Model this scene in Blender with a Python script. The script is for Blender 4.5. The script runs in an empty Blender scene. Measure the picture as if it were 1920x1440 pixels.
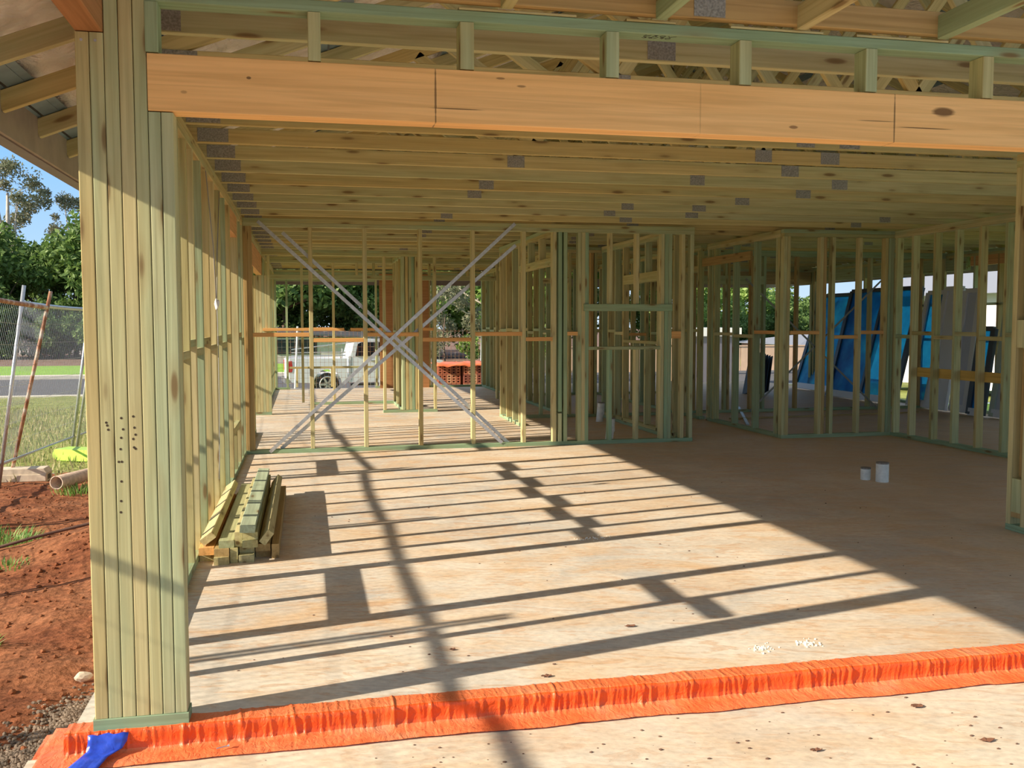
import bpy, bmesh, math, random
from mathutils import Vector, Matrix
rnd = random.Random(7)
sc = bpy.context.scene
COL = sc.collection

# ------------------------------------------------------------------ helpers
class MB:
    """collects geometry, builds one mesh object"""
    def __init__(s): s.v = []; s.f = []; s.mi = []; s.cur = 0
    def quadbox(s, c8):
        n = len(s.v); s.v += [tuple(c) for c in c8]
        for q in ((0,3,2,1),(4,5,6,7),(0,1,5,4),(1,2,6,5),(2,3,7,6),(3,0,4,7)):
            s.f.append(tuple(n+i for i in q)); s.mi.append(s.cur)
    def box(s, x0,x1,y0,y1,z0,z1):
        s.quadbox([(x0,y0,z0),(x1,y0,z0),(x1,y1,z0),(x0,y1,z0),(x0,y0,z1),(x1,y0,z1),(x1,y1,z1),(x0,y1,z1)])
    def bar(s, a, b, w, h=None, up=(0,0,1)):
        """box from a to b, w across, h along up"""
        h = w if h is None else h
        a = Vector(a); b = Vector(b); d = (b-a)
        if d.length < 1e-6: return
        d.normalize(); u = Vector(up); sd = d.cross(u)
        if sd.length < 1e-4: sd = d.cross(Vector((1,0,0)))
        sd.normalize(); u = sd.cross(d).normalized()
        sd *= w/2; u *= h/2
        s.quadbox([a-sd-u,a+sd-u,b+sd-u,b-sd-u,a-sd+u,a+sd+u,b+sd+u,b-sd+u])
    def tube(s, pts, radii, n=10, cap=True):
        pts = [Vector(p) for p in pts]
        if not isinstance(radii,(list,tuple)): radii = [radii]*len(pts)
        base = len(s.v); prev = None
        for i,p in enumerate(pts):
            d = (pts[min(i+1,len(pts)-1)]-pts[max(i-1,0)]).normalized()
            if prev is None:
                r = d.cross(Vector((0,0,1)))
                if r.length < .05: r = d.cross(Vector((1,0,0)))
            else: r = prev - d*prev.dot(d)
            r.normalize(); prev = r; u = d.cross(r)
            for k in range(n):
                t = 2*math.pi*k/n
                s.v.append(tuple(p + (r*math.cos(t)+u*math.sin(t))*radii[i]))
        for i in range(len(pts)-1):
            for k in range(n):
                a = base+i*n+k; b = base+i*n+(k+1)%n
                s.f.append((a,b,b+n,a+n)); s.mi.append(s.cur)
        if cap:
            s.f.append(tuple(base+k for k in range(n))[::-1]); s.mi.append(s.cur)
            s.f.append(tuple(base+(len(pts)-1)*n+k for k in range(n))); s.mi.append(s.cur)
    def prism(s, prof, axis, lo, hi):
        """extrude 2D profile: axis 'y' -> prof is (x,z)"""
        n = len(prof); b = len(s.v)
        for t in (lo,hi):
            for (p,q) in prof:
                s.v.append({'y':(p,t,q),'x':(t,p,q),'z':(p,q,t)}[axis])
        s.f.append(tuple(range(b,b+n))); s.mi.append(s.cur)
        s.f.append(tuple(range(b+2*n-1,b+n-1,-1))); s.mi.append(s.cur)
        for i in range(n):
            j=(i+1)%n
            s.f.append((b+i,b+n+i,b+n+j,b+j)); s.mi.append(s.cur)
    def blob(s, c, r, seed=0, sq=(1,1,1), sub=1, jit=.25):
        bm = bmesh.new(); bmesh.ops.create_icosphere(bm, subdivisions=sub, radius=1)
        rr = random.Random(seed); n=len(s.v)
        for v in bm.verts:
            k = r*(1+rr.uniform(-jit,jit))
            s.v.append((c[0]+v.co.x*k*sq[0], c[1]+v.co.y*k*sq[1], c[2]+v.co.z*k*sq[2]))
        for f in bm.faces: s.f.append(tuple(n+v.index for v in f.verts)); s.mi.append(s.cur)
        bm.free()
    def build(s, name, mats, parent=None, smooth=False, origin=None, recalc=True):
        me = bpy.data.meshes.new(name)
        o0 = Vector(origin) if origin else Vector((0,0,0))
        me.from_pydata([tuple(Vector(v)-o0) for v in s.v], [], s.f)
        if not isinstance(mats,(list,tuple)): mats=[mats]
        for m in mats: me.materials.append(m)
        if len(mats)>1: me.polygons.foreach_set('material_index', s.mi)
        if recalc:
            bm=bmesh.new(); bm.from_mesh(me); bmesh.ops.recalc_face_normals(bm,faces=bm.faces); bm.to_mesh(me); bm.free()
        if smooth: me.polygons.foreach_set('use_smooth',[True]*len(me.polygons))
        o = bpy.data.objects.new(name, me); COL.objects.link(o)
        if parent is not None:
            o.parent = parent; o.location = o0 - world_loc(parent)
        else: o.location = o0
        return o

def world_loc(o):
    l = Vector((0,0,0))
    while o is not None: l = l + Vector(o.location); o = o.parent
    return l

def tag(o, label=None, cat=None, group=None, kind=None):
    if label: o['label']=label
    if cat: o['category']=cat
    if group: o['group']=group
    if kind: o['kind']=kind
    return o

def thing(name, loc, label, cat, group=None, kind=None):
    o = bpy.data.objects.new(name, None); COL.objects.link(o); o.location = loc; o.empty_display_size=.1
    return tag(o,label,cat,group,kind)

def timber(name, mat, parent, a, b, w, t, up=(0,0,1)):
    """sawn board with eased arrises; local X runs along its length, w across, t along up"""
    a=Vector(a); b=Vector(b); d=b-a; L=d.length; d.normalize()
    u=Vector(up); sd=u.cross(d)
    if sd.length<1e-4: u=Vector((0,1,0)); sd=u.cross(d)
    sd.normalize(); u=d.cross(sd).normalized()
    c=.0028; hw=w/2; ht=t/2
    prof=[(-hw+c,-ht),(hw-c,-ht),(hw,-ht+c),(hw,ht-c),(hw-c,ht),(-hw+c,ht),(-hw,ht-c),(-hw,-ht+c)]
    v=[(x,p,q) for x in (0,L) for p,q in prof]
    f=[tuple(range(7,-1,-1)),tuple(range(8,16))]+[(i,(i+1)%8,(i+1)%8+8,i+8) for i in range(8)]
    me=bpy.data.meshes.new(name); me.from_pydata(v,[],f); me.materials.append(mat)
    o=bpy.data.objects.new(name,me); COL.objects.link(o)
    R=Matrix((d,sd,u)).transposed()
    o.rotation_euler=R.to_euler()
    if parent is not None:
        o.parent=parent; o.location=a-world_loc(parent)
    else: o.location=a
    return o

# ------------------------------------------------------------------ materials
def newmat(name):
    m=bpy.data.materials.new(name); m.use_nodes=True
    nt=m.node_tree; nt.nodes.clear()
    out=nt.nodes.new('ShaderNodeOutputMaterial'); bs=nt.nodes.new('ShaderNodeBsdfPrincipled')
    nt.links.new(bs.outputs[0],out.inputs[0])
    return m,nt,bs
def N(nt,t,**k):
    n=nt.nodes.new(t)
    for a,b in k.items():
        if a.startswith('i_'):
            key=a[2:]; key=int(key) if key.isdigit() else key
            n.inputs[key].default_value=b
        else: setattr(n,a,b)
    return n
def ramp(nt, stops, fac=None, interp='LINEAR'):
    r=nt.nodes.new('ShaderNodeValToRGB'); r.color_ramp.interpolation=interp
    e=r.color_ramp.elements
    while len(e)<len(stops): e.new(.5)
    for i,(p,c) in enumerate(stops):
        e[i].position=p; e[i].color=(*c,1) if len(c)==3 else c
    if fac is not None: nt.links.new(fac,r.inputs[0])
    return r
def mix(nt,a,b,fac,mode='MIX'):
    m=nt.nodes.new('ShaderNodeMix'); m.data_type='RGBA'; m.blend_type=mode
    for s,i in ((a,6),(b,7)):
        if isinstance(s,(tuple,list)): m.inputs[i].default_value=(*s,1) if len(s)==3 else s
        else: nt.links.new(s,m.inputs[i])
    if isinstance(fac,(int,float)): m.inputs[0].default_value=fac
    else: nt.links.new(fac,m.inputs[0])
    return m.outputs[2]
def simple(name,col,rough=.6,metal=0,noise=0,nscale=20,bump=0,spec=None):
    m,nt,bs=newmat(name)
    bs.inputs['Roughness'].default_value=rough; bs.inputs['Metallic'].default_value=metal
    if spec is not None: bs.inputs['Specular IOR Level'].default_value=spec
    if noise or bump:
        tc=N(nt,'ShaderNodeTexCoord'); n=N(nt,'ShaderNodeTexNoise',i_Scale=nscale,i_Detail=5.0)
        nt.links.new(tc.outputs['Object'],n.inputs['Vector'])
        lo=tuple(max(0,c*(1-noise)) for c in col); hi=tuple(min(1,c*(1+noise)) for c in col)
        r=ramp(nt,[(.3,lo),(.7,hi)],n.outputs['Fac']); nt.links.new(r.outputs[0],bs.inputs['Base Color'])
        if bump:
            b=N(nt,'ShaderNodeBump',i_Strength=bump,i_Distance=.01); nt.links.new(n.outputs['Fac'],b.inputs['Height']); nt.links.new(b.outputs[0],bs.inputs['Normal'])
    else: bs.inputs['Base Color'].default_value=(*col,1)
    return m
def wood(name, cols, green=(.27,.43,.27), gamt=.5, dark=.8, knots=True, marks=None, patch=.35, gscale=1.3):
    """cols: list of base colours picked per board"""
    m,nt,bs=newmat(name)
    bs.inputs['Roughness'].default_value=.75; bs.inputs['Specular IOR Level'].default_value=.25
    oi=N(nt,'ShaderNodeObjectInfo'); tc=N(nt,'ShaderNodeTexCoord')
    n=len(cols); base=ramp(nt,[(i/max(1,n),c) for i,c in enumerate(cols)],oi.outputs['Random'],'CONSTANT')
    off=N(nt,'ShaderNodeVectorMath',operation='SCALE'); 
    cb=N(nt,'ShaderNodeCombineXYZ'); 
    for i in range(3): nt.links.new(oi.outputs['Random'],cb.inputs[i])
    nt.links.new(cb.outputs[0],off.inputs[0]); off.inputs['Scale'].default_value=57.0
    add=N(nt,'ShaderNodeVectorMath',operation='ADD'); nt.links.new(tc.outputs['Object'],add.inputs[0]); nt.links.new(off.outputs[0],add.inputs[1])
    # grain: stretched along local X
    mp=N(nt,'ShaderNodeMapping'); mp.inputs['Scale'].default_value=(1.6,55,55); nt.links.new(add.outputs[0],mp.inputs[0])
    g=N(nt,'ShaderNodeTexNoise',i_Scale=1.0,i_Detail=4.0,i_Distortion=.6); nt.links.new(mp.outputs[0],g.inputs['Vector'])
    gr=ramp(nt,[(.3,(dark,dark*.96,dark*.88)),(.62,(1.06,1.05,1.03))],g.outputs['Fac'])
    # treatment mottling
    mp2=N(nt,'ShaderNodeMapping'); mp2.inputs['Scale'].default_value=(gscale,7,7); nt.links.new(add.outputs[0],mp2.inputs[0])
    g2=N(nt,'ShaderNodeTexNoise',i_Scale=1.0,i_Detail=3.0); nt.links.new(mp2.outputs[0],g2.inputs['Vector'])
    gf=ramp(nt,[(.46,(0,0,0)),(.72,(gamt,)*3)],g2.outputs['Fac'])
    c1=mix(nt,base.outputs[0],green,gf.outputs[0])
    c2=mix(nt,c1,gr.outputs[0],1.0,'MULTIPLY')
    col=c2
    if knots:
        mp3=N(nt,'ShaderNodeMapping'); mp3.inputs['Scale'].default_value=(2.6,11,11); nt.links.new(add.outputs[0],mp3.inputs[0])
        vo=N(nt,'ShaderNodeTexVoronoi',i_Scale=1.0); nt.links.new(mp3.outputs[0],vo.inputs['Vector'])
        kr=ramp(nt,[(.0,(.9,.9,.9)),(.10,(.8,.8,.8)),(.17,(0,0,0))],vo.outputs['Distance'])
        col=mix(nt,col,(.13,.07,.03),kr.outputs[0])
        kr2=ramp(nt,[(.12,(patch,)*3),(.36,(0,0,0))],vo.outputs['Distance'])
        col=mix(nt,col,(.30,.20,.07),kr2.outputs[0])
    if marks:
        sep=N(nt,'ShaderNodeSeparateXYZ'); nt.links.new(tc.outputs['Object'],sep.inputs[0])
        for (mx,mz,rx,rz,cc,amt) in marks:
            a=N(nt,'ShaderNodeMath',operation='SUBTRACT'); nt.links.new(sep.outputs[0],a.inputs[0]); a.inputs[1].default_value=mx
            a2=N(nt,'ShaderNodeMath',operation='DIVIDE'); nt.links.new(a.outputs[0],a2.inputs[0]); a2.inputs[1].default_value=rx
            b=N(nt,'ShaderNodeMath',operation='SUBTRACT'); nt.links.new(sep.outputs[2],b.inputs[0]); b.inputs[1].default_value=mz
            b2=N(nt,'ShaderNodeMath',operation='DIVIDE'); nt.links.new(b.outputs[0],b2.inputs[0]); b2.inputs[1].default_value=rz
            cv=N(nt,'ShaderNodeCombineXYZ'); nt.links.new(a2.outputs[0],cv.inputs[0]); nt.links.new(b2.outputs[0],cv.inputs[1])
            ln=N(nt,'ShaderNodeVectorMath',operation='LENGTH'); nt.links.new(cv.outputs[0],ln.inputs[0])
            nn=N(nt,'ShaderNodeMath',operation='MULTIPLY_ADD'); nt.links.new(g.outputs['Fac'],nn.inputs[0]); nn.inputs[1].default_value=.8; nt.links.new(ln.outputs['Value'],nn.inputs[2])
            rr=ramp(nt,[(.0,(amt,)*3),(.55,(amt,)*3),(.75,(0,0,0))]); dv=N(nt,'ShaderNodeMath',operation='DIVIDE'); nt.links.new(nn.outputs[0],dv.inputs[0]); dv.inputs[1].default_value=2.0
            nt.links.new(dv.outputs[0],rr.inputs[0])
            col=mix(nt,col,cc,rr.outputs[0])
    nt.links.new(col,bs.inputs['Base Color'])
    bp=N(nt,'ShaderNodeBump',i_Strength=.25,i_Distance=.004); nt.links.new(g.outputs['Fac'],bp.inputs['Height']); nt.links.new(bp.outputs[0],bs.inputs['Normal'])
    return m

PINE=wood('treated_pine',[(.50,.45,.21),(.44,.44,.24),(.55,.48,.25),(.36,.42,.25),(.52,.42,.19),(.44,.38,.17)],gamt=.45)
POST=wood('treated_pine_pale',[(.53,.50,.26),(.45,.50,.30),(.52,.46,.24),(.48,.49,.28)],gamt=.5,gscale=.9)
PALE=wood('treated_pine_stud_pale',[(.58,.50,.26),(.56,.49,.25),(.54,.44,.20)],gamt=.25)
GREEN=wood('treated_pine_green',[(.33,.42,.25),(.29,.40,.25)],green=(.25,.42,.25),gamt=.5)
MINT=wood('treated_pine_mint',[(.50,.58,.40)],gamt=.3)
CHORD=wood('treated_pine_chord',[(.60,.49,.22),(.54,.48,.24),(.57,.44,.18),(.52,.48,.26)],green=(.34,.44,.24),gamt=.40,gscale=.35,dark=.82)
BROWN=wood('untreated_pine_brown',[(.48,.32,.13),(.45,.31,.13)],gamt=.15)
ORANGE=wood('orange_pine',[(.78,.42,.15),(.72,.38,.14)],gamt=0,knots=False)
dk=(.10,.05,.02)
LVL=wood('lvl_plywood_face',[(.90,.53,.21)],green=(.92,.60,.28),gamt=.5,dark=.86,knots=False,gscale=.5,marks=[
    (1.005,.0,.004,.12,dk,.75),(2.903,.0,.004,.12,dk,.75),(2.05,.0,.003,.12,(.35,.18,.07),.35),
    (3.13,.035,.055,.022,(.16,.08,.03),.9),(1.09,-.045,.10,.0022,dk,.85),(3.05,-.035,.13,.0022,dk,.85),(2.82,-.015,.09,.0022,dk,.7),
    (.34,.03,.008,.005,dk,.8),(1.33,.05,.02,.005,dk,.6),(2.45,-.055,.02,.007,(.25,.12,.05),.8),(.12,-.03,.012,.006,dk,.4),(1.25,.075,.016,.004,dk,.6)])
LVL2=wood('lvl_lintel',[(.66,.37,.16)],gamt=0,knots=False,dark=.85)
PLY=wood('formply_brown',[(.42,.21,.09)],gamt=0,knots=False,dark=.8)
STEEL=simple('galvanised_steel',(.55,.57,.58),.42,.75,.15,30)
PLATE=simple('nail_plate_steel',(.30,.28,.23),.6,.3,.35,110,.3)
BATTEN=simple('coated_steel_batten',(.20,.30,.38),.4,.5,.15,12)
PVC=simple('pvc_pipe',(.72,.72,.66),.45,0,.12,25)
PVCRIM=simple('pvc_cut_rim',(.22,.19,.16),.8,0,.3,60)
TAPE=simple('blue_tape',(.03,.08,.55),.28,0,.2,30,.3)
FASCIA=simple('fascia_coating',(.36,.32,.27),.5,0,.15,8)
FASCD=simple('gutter_coating',(.20,.14,.13),.4,0,.1,8)
WHITE=simple('white_paint',(.82,.82,.82),.3,0)
CARW=simple('car_paint_white',(.80,.82,.84),.22,0)
DARK=simple('dark_plastic',(.02,.02,.022),.5)
GLASSD=simple('dark_glass',(.015,.018,.022),.08)
ALU=simple('charcoal_aluminium',(.07,.08,.10),.4,.3)
ALUW=simple('white_aluminium',(.72,.74,.80),.4)
RED=simple('red_lens',(.55,.02,.02),.2)
PEACH=simple('peach_fence_steel',(.80,.55,.36),.6,0,.08,3)
GREYROOF=simple('grey_roof_tile',(.25,.27,.32),.6)
BRICKM=None

# blue protective film over glazing
def film():
    m,nt,bs=newmat('blue_protective_film'); bs.inputs['Roughness'].default_value=.35
    tc=N(nt,'ShaderNodeTexCoord'); w=N(nt,'ShaderNodeTexWave',i_Scale=1.2,i_Distortion=9.0,i_Detail=3.0); w.bands_direction='DIAGONAL'
    nt.links.new(tc.outputs['Object'],w.inputs['Vector'])
    n=N(nt,'ShaderNodeTexNoise',i_Scale=2.5,i_Detail=4.0); nt.links.new(tc.outputs['Object'],n.inputs['Vector'])
    r=ramp(nt,[(.25,(.01,.06,.16)),(.5,(.02,.15,.30)),(.72,(.05,.32,.44)),(.85,(.20,.55,.62))],n.outputs['Fac'])
    c=mix(nt,r.outputs[0],(.02,.16,.34),w.outputs['Fac']); c=mix(nt,r.outputs[0],c,.35)
    nt.links.new(c,bs.inputs['Base Color'])
    tr=N(nt,'ShaderNodeBsdfTransparent'); tr.inputs[0].default_value=(.07,.34,.50,1); tl=N(nt,'ShaderNodeBsdfTranslucent'); nt.links.new(r.outputs[0],tl.inputs[0]); ma=N(nt,'ShaderNodeAddShader'); nt.links.new(tr.outputs[0],ma.inputs[0]); nt.links.new(tl.outputs[0],ma.inputs[1]); ms=N(nt,'ShaderNodeMixShader',i_0=.62)
    nt.links.new(bs.outputs[0],ms.inputs[1]); nt.links.new(ma.outputs[0],ms.inputs[2])
    nt.links.new(ms.outputs[0],[x for x in nt.nodes if x.type=='OUTPUT_MATERIAL'][0].inputs[0])
    return m
FILM=film()

def foil():
    m,nt,bs=newmat('foil_sarking'); bs.inputs['Metallic'].default_value=.3; bs.inputs['Roughness'].default_value=.3
    bs.inputs['Base Color'].default_value=(1.0,.94,.90,1)
    tc=N(nt,'ShaderNodeTexCoord'); n=N(nt,'ShaderNodeTexNoise',i_Scale=7.0,i_Detail=7.0,i_Roughness=.6,i_Distortion=2.2); nt.links.new(tc.outputs['Object'],n.inputs['Vector'])
    b=N(nt,'ShaderNodeBump',i_Strength=1.0,i_Distance=.05); nt.links.new(n.outputs['Fac'],b.inputs['Height']); nt.links.new(b.outputs[0],bs.inputs['Normal'])
    return m
FOIL=foil()

def concrete(name,base,stain,amt,seed=0,grey=(.45,.42,.37),shade_tint=False):
    m,nt,bs=newmat(name); bs.inputs['Roughness'].default_value=.62; bs.inputs['Specular IOR Level'].default_value=.35
    tc=N(nt,'ShaderNodeTexCoord')
    mp=N(nt,'ShaderNodeMapping'); mp.inputs['Location'].default_value=(seed,seed*2,0); mp.inputs['Rotation'].default_value=(0,0,.25); nt.links.new(tc.outputs['Object'],mp.inputs[0])
    def nz(scale,det,dist=0,stretch=None,rough=.55):
        src=mp.outputs[0]
        if stretch:
            m2=N(nt,'ShaderNodeMapping'); m2.inputs['Scale'].default_value=stretch; nt.links.new(src,m2.inputs[0]); src=m2.outputs[0]
        n=N(nt,'ShaderNodeTexNoise',i_Scale=scale,i_Detail=det,i_Distortion=dist,i_Roughness=rough); nt.links.new(src,n.inputs['Vector']); return n.outputs['Fac']
    big=nz(.55,3); mid=nz(1.3,6,1.2,(.8,1.6,1),.62); fine=nz(3.6,9,2.5,(.6,2.2,1),.68); sp=nz(24,6,0,(1,1.6,1)); speck=nz(60,3)
    c=mix(nt,base,grey,ramp(nt,[(.38,(0,0,0)),(.58,(.9,.9,.9))],big).outputs[0])
    c=mix(nt,c,tuple(x*1.12 for x in base),ramp(nt,[(.42,(0,0,0)),(.7,(.8,.8,.8))],nz(2.2,6,.8)).outputs[0])
    c=mix(nt,c,stain,ramp(nt,[(.44,(0,0,0)),(.56,(amt*.5,)*3),(.68,(amt,)*3)],mid).outputs[0])
    c=mix(nt,c,(stain[0]*.82,stain[1]*.62,stain[2]*.45),ramp(nt,[(.53,(0,0,0)),(.60,(amt*.7,)*3),(.66,(amt*.25,)*3)],fine).outputs[0])
    c=mix(nt,c,ramp(nt,[(.3,(.82,.82,.82)),(.7,(1.06,1.06,1.06))],sp).outputs[0],1.0,'MULTIPLY')
    c=mix(nt,c,(.16,.10,.07),ramp(nt,[(.70,(0,0,0)),(.76,(.8,.8,.8))],speck).outputs[0])
    if shade_tint:  # dusty brown towards +x, painting the shaded floor's warm tone into the colour
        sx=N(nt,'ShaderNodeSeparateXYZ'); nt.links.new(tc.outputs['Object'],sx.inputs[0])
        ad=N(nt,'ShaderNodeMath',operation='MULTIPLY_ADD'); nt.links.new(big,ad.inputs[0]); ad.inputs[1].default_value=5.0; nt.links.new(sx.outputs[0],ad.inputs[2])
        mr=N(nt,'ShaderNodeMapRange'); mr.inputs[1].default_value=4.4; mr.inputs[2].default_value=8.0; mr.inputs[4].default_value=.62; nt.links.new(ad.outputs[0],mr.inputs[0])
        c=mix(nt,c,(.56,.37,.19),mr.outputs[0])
    nt.links.new(c,bs.inputs['Base Color'])
    b=N(nt,'ShaderNodeBump',i_Strength=.25,i_Distance=.006); nt.links.new(sp,b.inputs['Height']); nt.links.new(b.outputs[0],bs.inputs['Normal'])
    return m
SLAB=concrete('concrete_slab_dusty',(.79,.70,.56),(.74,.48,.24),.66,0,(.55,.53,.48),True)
SLAB2=concrete('concrete_slab_front',(.80,.70,.54),(.66,.40,.18),.42,3.7,(.66,.60,.50))

def soil(name,cols,scale,bump,dist):
    m,nt,bs=newmat(name); bs.inputs['Roughness'].default_value=.95; bs.inputs['Specular IOR Level'].default_value=.1
    tc=N(nt,'ShaderNodeTexCoord'); n=N(nt,'ShaderNodeTexNoise',i_Scale=scale,i_Detail=10.0,i_Roughness=.65); nt.links.new(tc.outputs['Object'],n.inputs['Vector'])
    n2=N(nt,'ShaderNodeTexNoise',i_Scale=scale*9,i_Detail=6.0); nt.links.new(tc.outputs['Object'],n2.inputs['Vector'])
    r=ramp(nt,[(.25+.5*i/(len(cols)-1),c) for i,c in enumerate(cols)],n.outputs['Fac'])
    c=mix(nt,r.outputs[0],ramp(nt,[(.3,(.6,.6,.6)),(.7,(1.2,1.2,1.2))],n2.outputs['Fac']).outputs[0],1.0,'MULTIPLY')
    nt.links.new(c,bs.inputs['Base Color'])
    b=N(nt,'ShaderNodeBump',i_Strength=bump,i_Distance=dist); nt.links.new(n2.outputs['Fac'],b.inputs['Height']); nt.links.new(b.outputs[0],bs.inputs['Normal'])
    return m
SOIL=soil('red_soil',[(.13,.045,.022),(.24,.085,.038),(.32,.13,.06),(.24,.12,.07)],1.8,.9,.03)
GRASSG=soil('rough_grass_ground',[(.20,.16,.06),(.26,.30,.08),(.34,.36,.12),(.42,.34,.16)],1.4,.8,.05)
LAWN=soil('green_lawn',[(.22,.40,.06),(.30,.52,.09),(.36,.56,.12)],1.5,.5,.03)
ASPH=soil('asphalt',[(.13,.13,.14),(.17,.17,.18)],6,.3,.01)
MULCH=soil('bark_mulch_ground',[(.10,.06,.05),(.28,.18,.14),(.42,.32,.26)],1.2,.8,.05)
KERB=simple('kerb_concrete',(.72,.66,.54),.8,0,.1,5)
GRAVEL=simple('gravel_stone',(.20,.15,.105),.9,0,.6,14)
STONE=simple('pale_stone',(.62,.52,.38),.9,0,.2,20)
RUSTY=None
def rusty():
    m,nt,bs=newmat('rusty_tube'); bs.inputs['Roughness'].default_value=.6; bs.inputs['Metallic'].default_value=.2
    tc=N(nt,'ShaderNodeTexCoord'); n=N(nt,'ShaderNodeTexNoise',i_Scale=7.0,i_Detail=5.0); nt.links.new(tc.outputs['Object'],n.inputs['Vector'])
    r=ramp(nt,[(.35,(.24,.09,.04)),(.5,(.42,.20,.10)),(.62,(.60,.52,.42))],n.outputs['Fac']); nt.links.new(r.outputs[0],bs.inputs['Base Color']); return m
RUSTY=rusty()
def cloth(nm,cc):
    m,nt,bs=newmat(nm); bs.inputs['Roughness'].default_value=.42; bs.inputs['Specular IOR Level'].default_value=.4
    tc=N(nt,'ShaderNodeTexCoord'); n=N(nt,'ShaderNodeTexNoise',i_Scale=5.0,i_Detail=7.0); nt.links.new(tc.outputs['Object'],n.inputs['Vector'])
    r=ramp(nt,[(.35,cc[0]),(.6,cc[1]),(.75,cc[2])],n.outputs['Fac']); nt.links.new(r.outputs[0],bs.inputs['Base Color'])
    mp=N(nt,'ShaderNodeMapping'); mp.inputs['Scale'].default_value=(34,20,20); mp.inputs['Rotation'].default_value=(0,0,.5); nt.links.new(tc.outputs['Object'],mp.inputs[0])
    n2=N(nt,'ShaderNodeTexNoise',i_Scale=1.0,i_Detail=5.0,i_Distortion=1.6); nt.links.new(mp.outputs[0],n2.inputs['Vector'])
    b=N(nt,'ShaderNodeBump',i_Strength=.5,i_Distance=.012); nt.links.new(n2.outputs['Fac'],b.inputs['Height']); nt.links.new(b.outputs[0],bs.inputs['Normal'])
    return m
CLOTH=cloth('orange_membrane',[(.84,.09,.012),(.86,.12,.02),(.82,.16,.04)])
CLOTHP=cloth('orange_membrane_pale',[(.86,.17,.05),(.86,.23,.09),(.74,.30,.15)])  # paler orange for the flat strips and the corner flap
def leafmat(name,cols):
    m,nt,bs=newmat(name); bs.inputs['Roughness'].default_value=.6
    g=N(nt,'ShaderNodeNewGeometry'); r=ramp(nt,[(i/(len(cols)-1),c) for i,c in enumerate(cols)],g.outputs['Random Per Island'])
    nt.links.new(r.outputs[0],bs.inputs['Base Color'])
    tr=N(nt,'ShaderNodeBsdfTranslucent'); nt.links.new(r.outputs[0],tr.inputs[0]); ms=N(nt,'ShaderNodeMixShader',i_0=.35)
    nt.links.new(bs.outputs[0],ms.inputs[1]); nt.links.new(tr.outputs[0],ms.inputs[2])
    nt.links.new(ms.outputs[0],[x for x in nt.nodes if x.type=='OUTPUT_MATERIAL'][0].inputs[0]); return m
LEAF=leafmat('leaf_dark_green',[(.07,.13,.03),(.14,.24,.06),(.25,.36,.10)])
LEAFG=leafmat('leaf_grey_green',[(.15,.17,.09),(.24,.26,.14),(.32,.28,.18)])
LEAFL=leafmat('leaf_bright_green',[(.18,.32,.05),(.30,.46,.10),(.42,.52,.18)])
GRASSB=leafmat('grass_blade',[(.12,.28,.05),(.22,.42,.08),(.45,.48,.20)])
BARK=simple('bark',(.17,.12,.09),.9,0,.4,4)
BARKP=simple('bark_pale',(.55,.48,.40),.8,0,.3,3)

# ------------------------------------------------------------------ camera (yaw 12.2, pitch -3.7)
f_px=1783.62
M=((0.97736486,-0.21155608,-0.00140045),(-0.01507058,-0.06301848,-0.99789857),(0.21102326,0.97533209,-0.06478032))
cam=bpy.data.cameras.new('camera'); co=bpy.data.objects.new('camera',cam); COL.objects.link(co)
cam.sensor_width=36; cam.lens=f_px/1920*36; cam.clip_start=.05; cam.clip_end=600
X=Vector(M[0]); Yc=-Vector(M[1]); Zc=-Vector(M[2])
mw=Matrix((X,Yc,Zc)).transposed().to_4x4(); mw.translation=Vector((0,0,1.46)); co.matrix_world=mw
sc.camera=co

# ------------------------------------------------------------------ light
SUN=Vector((1,.228,-.495)).normalized()
sl=bpy.data.lights.new('sun','SUN'); sl.energy=8.6; sl.angle=math.radians(.55); sl.color=(1,.87,.70)
so=bpy.data.objects.new('sun',sl); COL.objects.link(so); so.rotation_euler=SUN.to_track_quat('-Z','Y').to_euler(); so.location=(-20,-5,12)
w=bpy.data.worlds.new('sky'); sc.world=w; w.use_nodes=True; nt=w.node_tree; nt.nodes.clear()
tc=nt.nodes.new('ShaderNodeTexCoord'); sp=nt.nodes.new('ShaderNodeSeparateXYZ'); nt.links.new(tc.outputs['Generated'],sp.inputs[0])
rs=ramp(nt,[(0,(.66,.80,.92)),(.06,(.47,.70,.96)),(.16,(.29,.58,1.0)),(.30,(.34,.52,.82)),(.55,(.42,.52,.66)),(1,(.42,.47,.54))],sp.outputs[2])
bg=nt.nodes.new('ShaderNodeBackground'); bg.inputs[1].default_value=1.08; wo=nt.nodes.new('ShaderNodeOutputWorld')
nt.links.new(rs.outputs[0],bg.inputs[0]); nt.links.new(bg.outputs[0],wo.inputs[0])

PT=2.605   # underside of the trusses
# ------------------------------------------------------------------ slabs and ground
m=MB(); m.box(-.84,10.9,3.55,21.6,-.30,0.0)
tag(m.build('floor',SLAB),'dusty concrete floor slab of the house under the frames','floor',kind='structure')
m=MB(); m.box(-.98,6.5,-1.0,3.549,-.40,-.08)
tag(m.build('floor_porch',SLAB2),'lower concrete slab in front of the orange membrane','floor',kind='structure')

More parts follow.
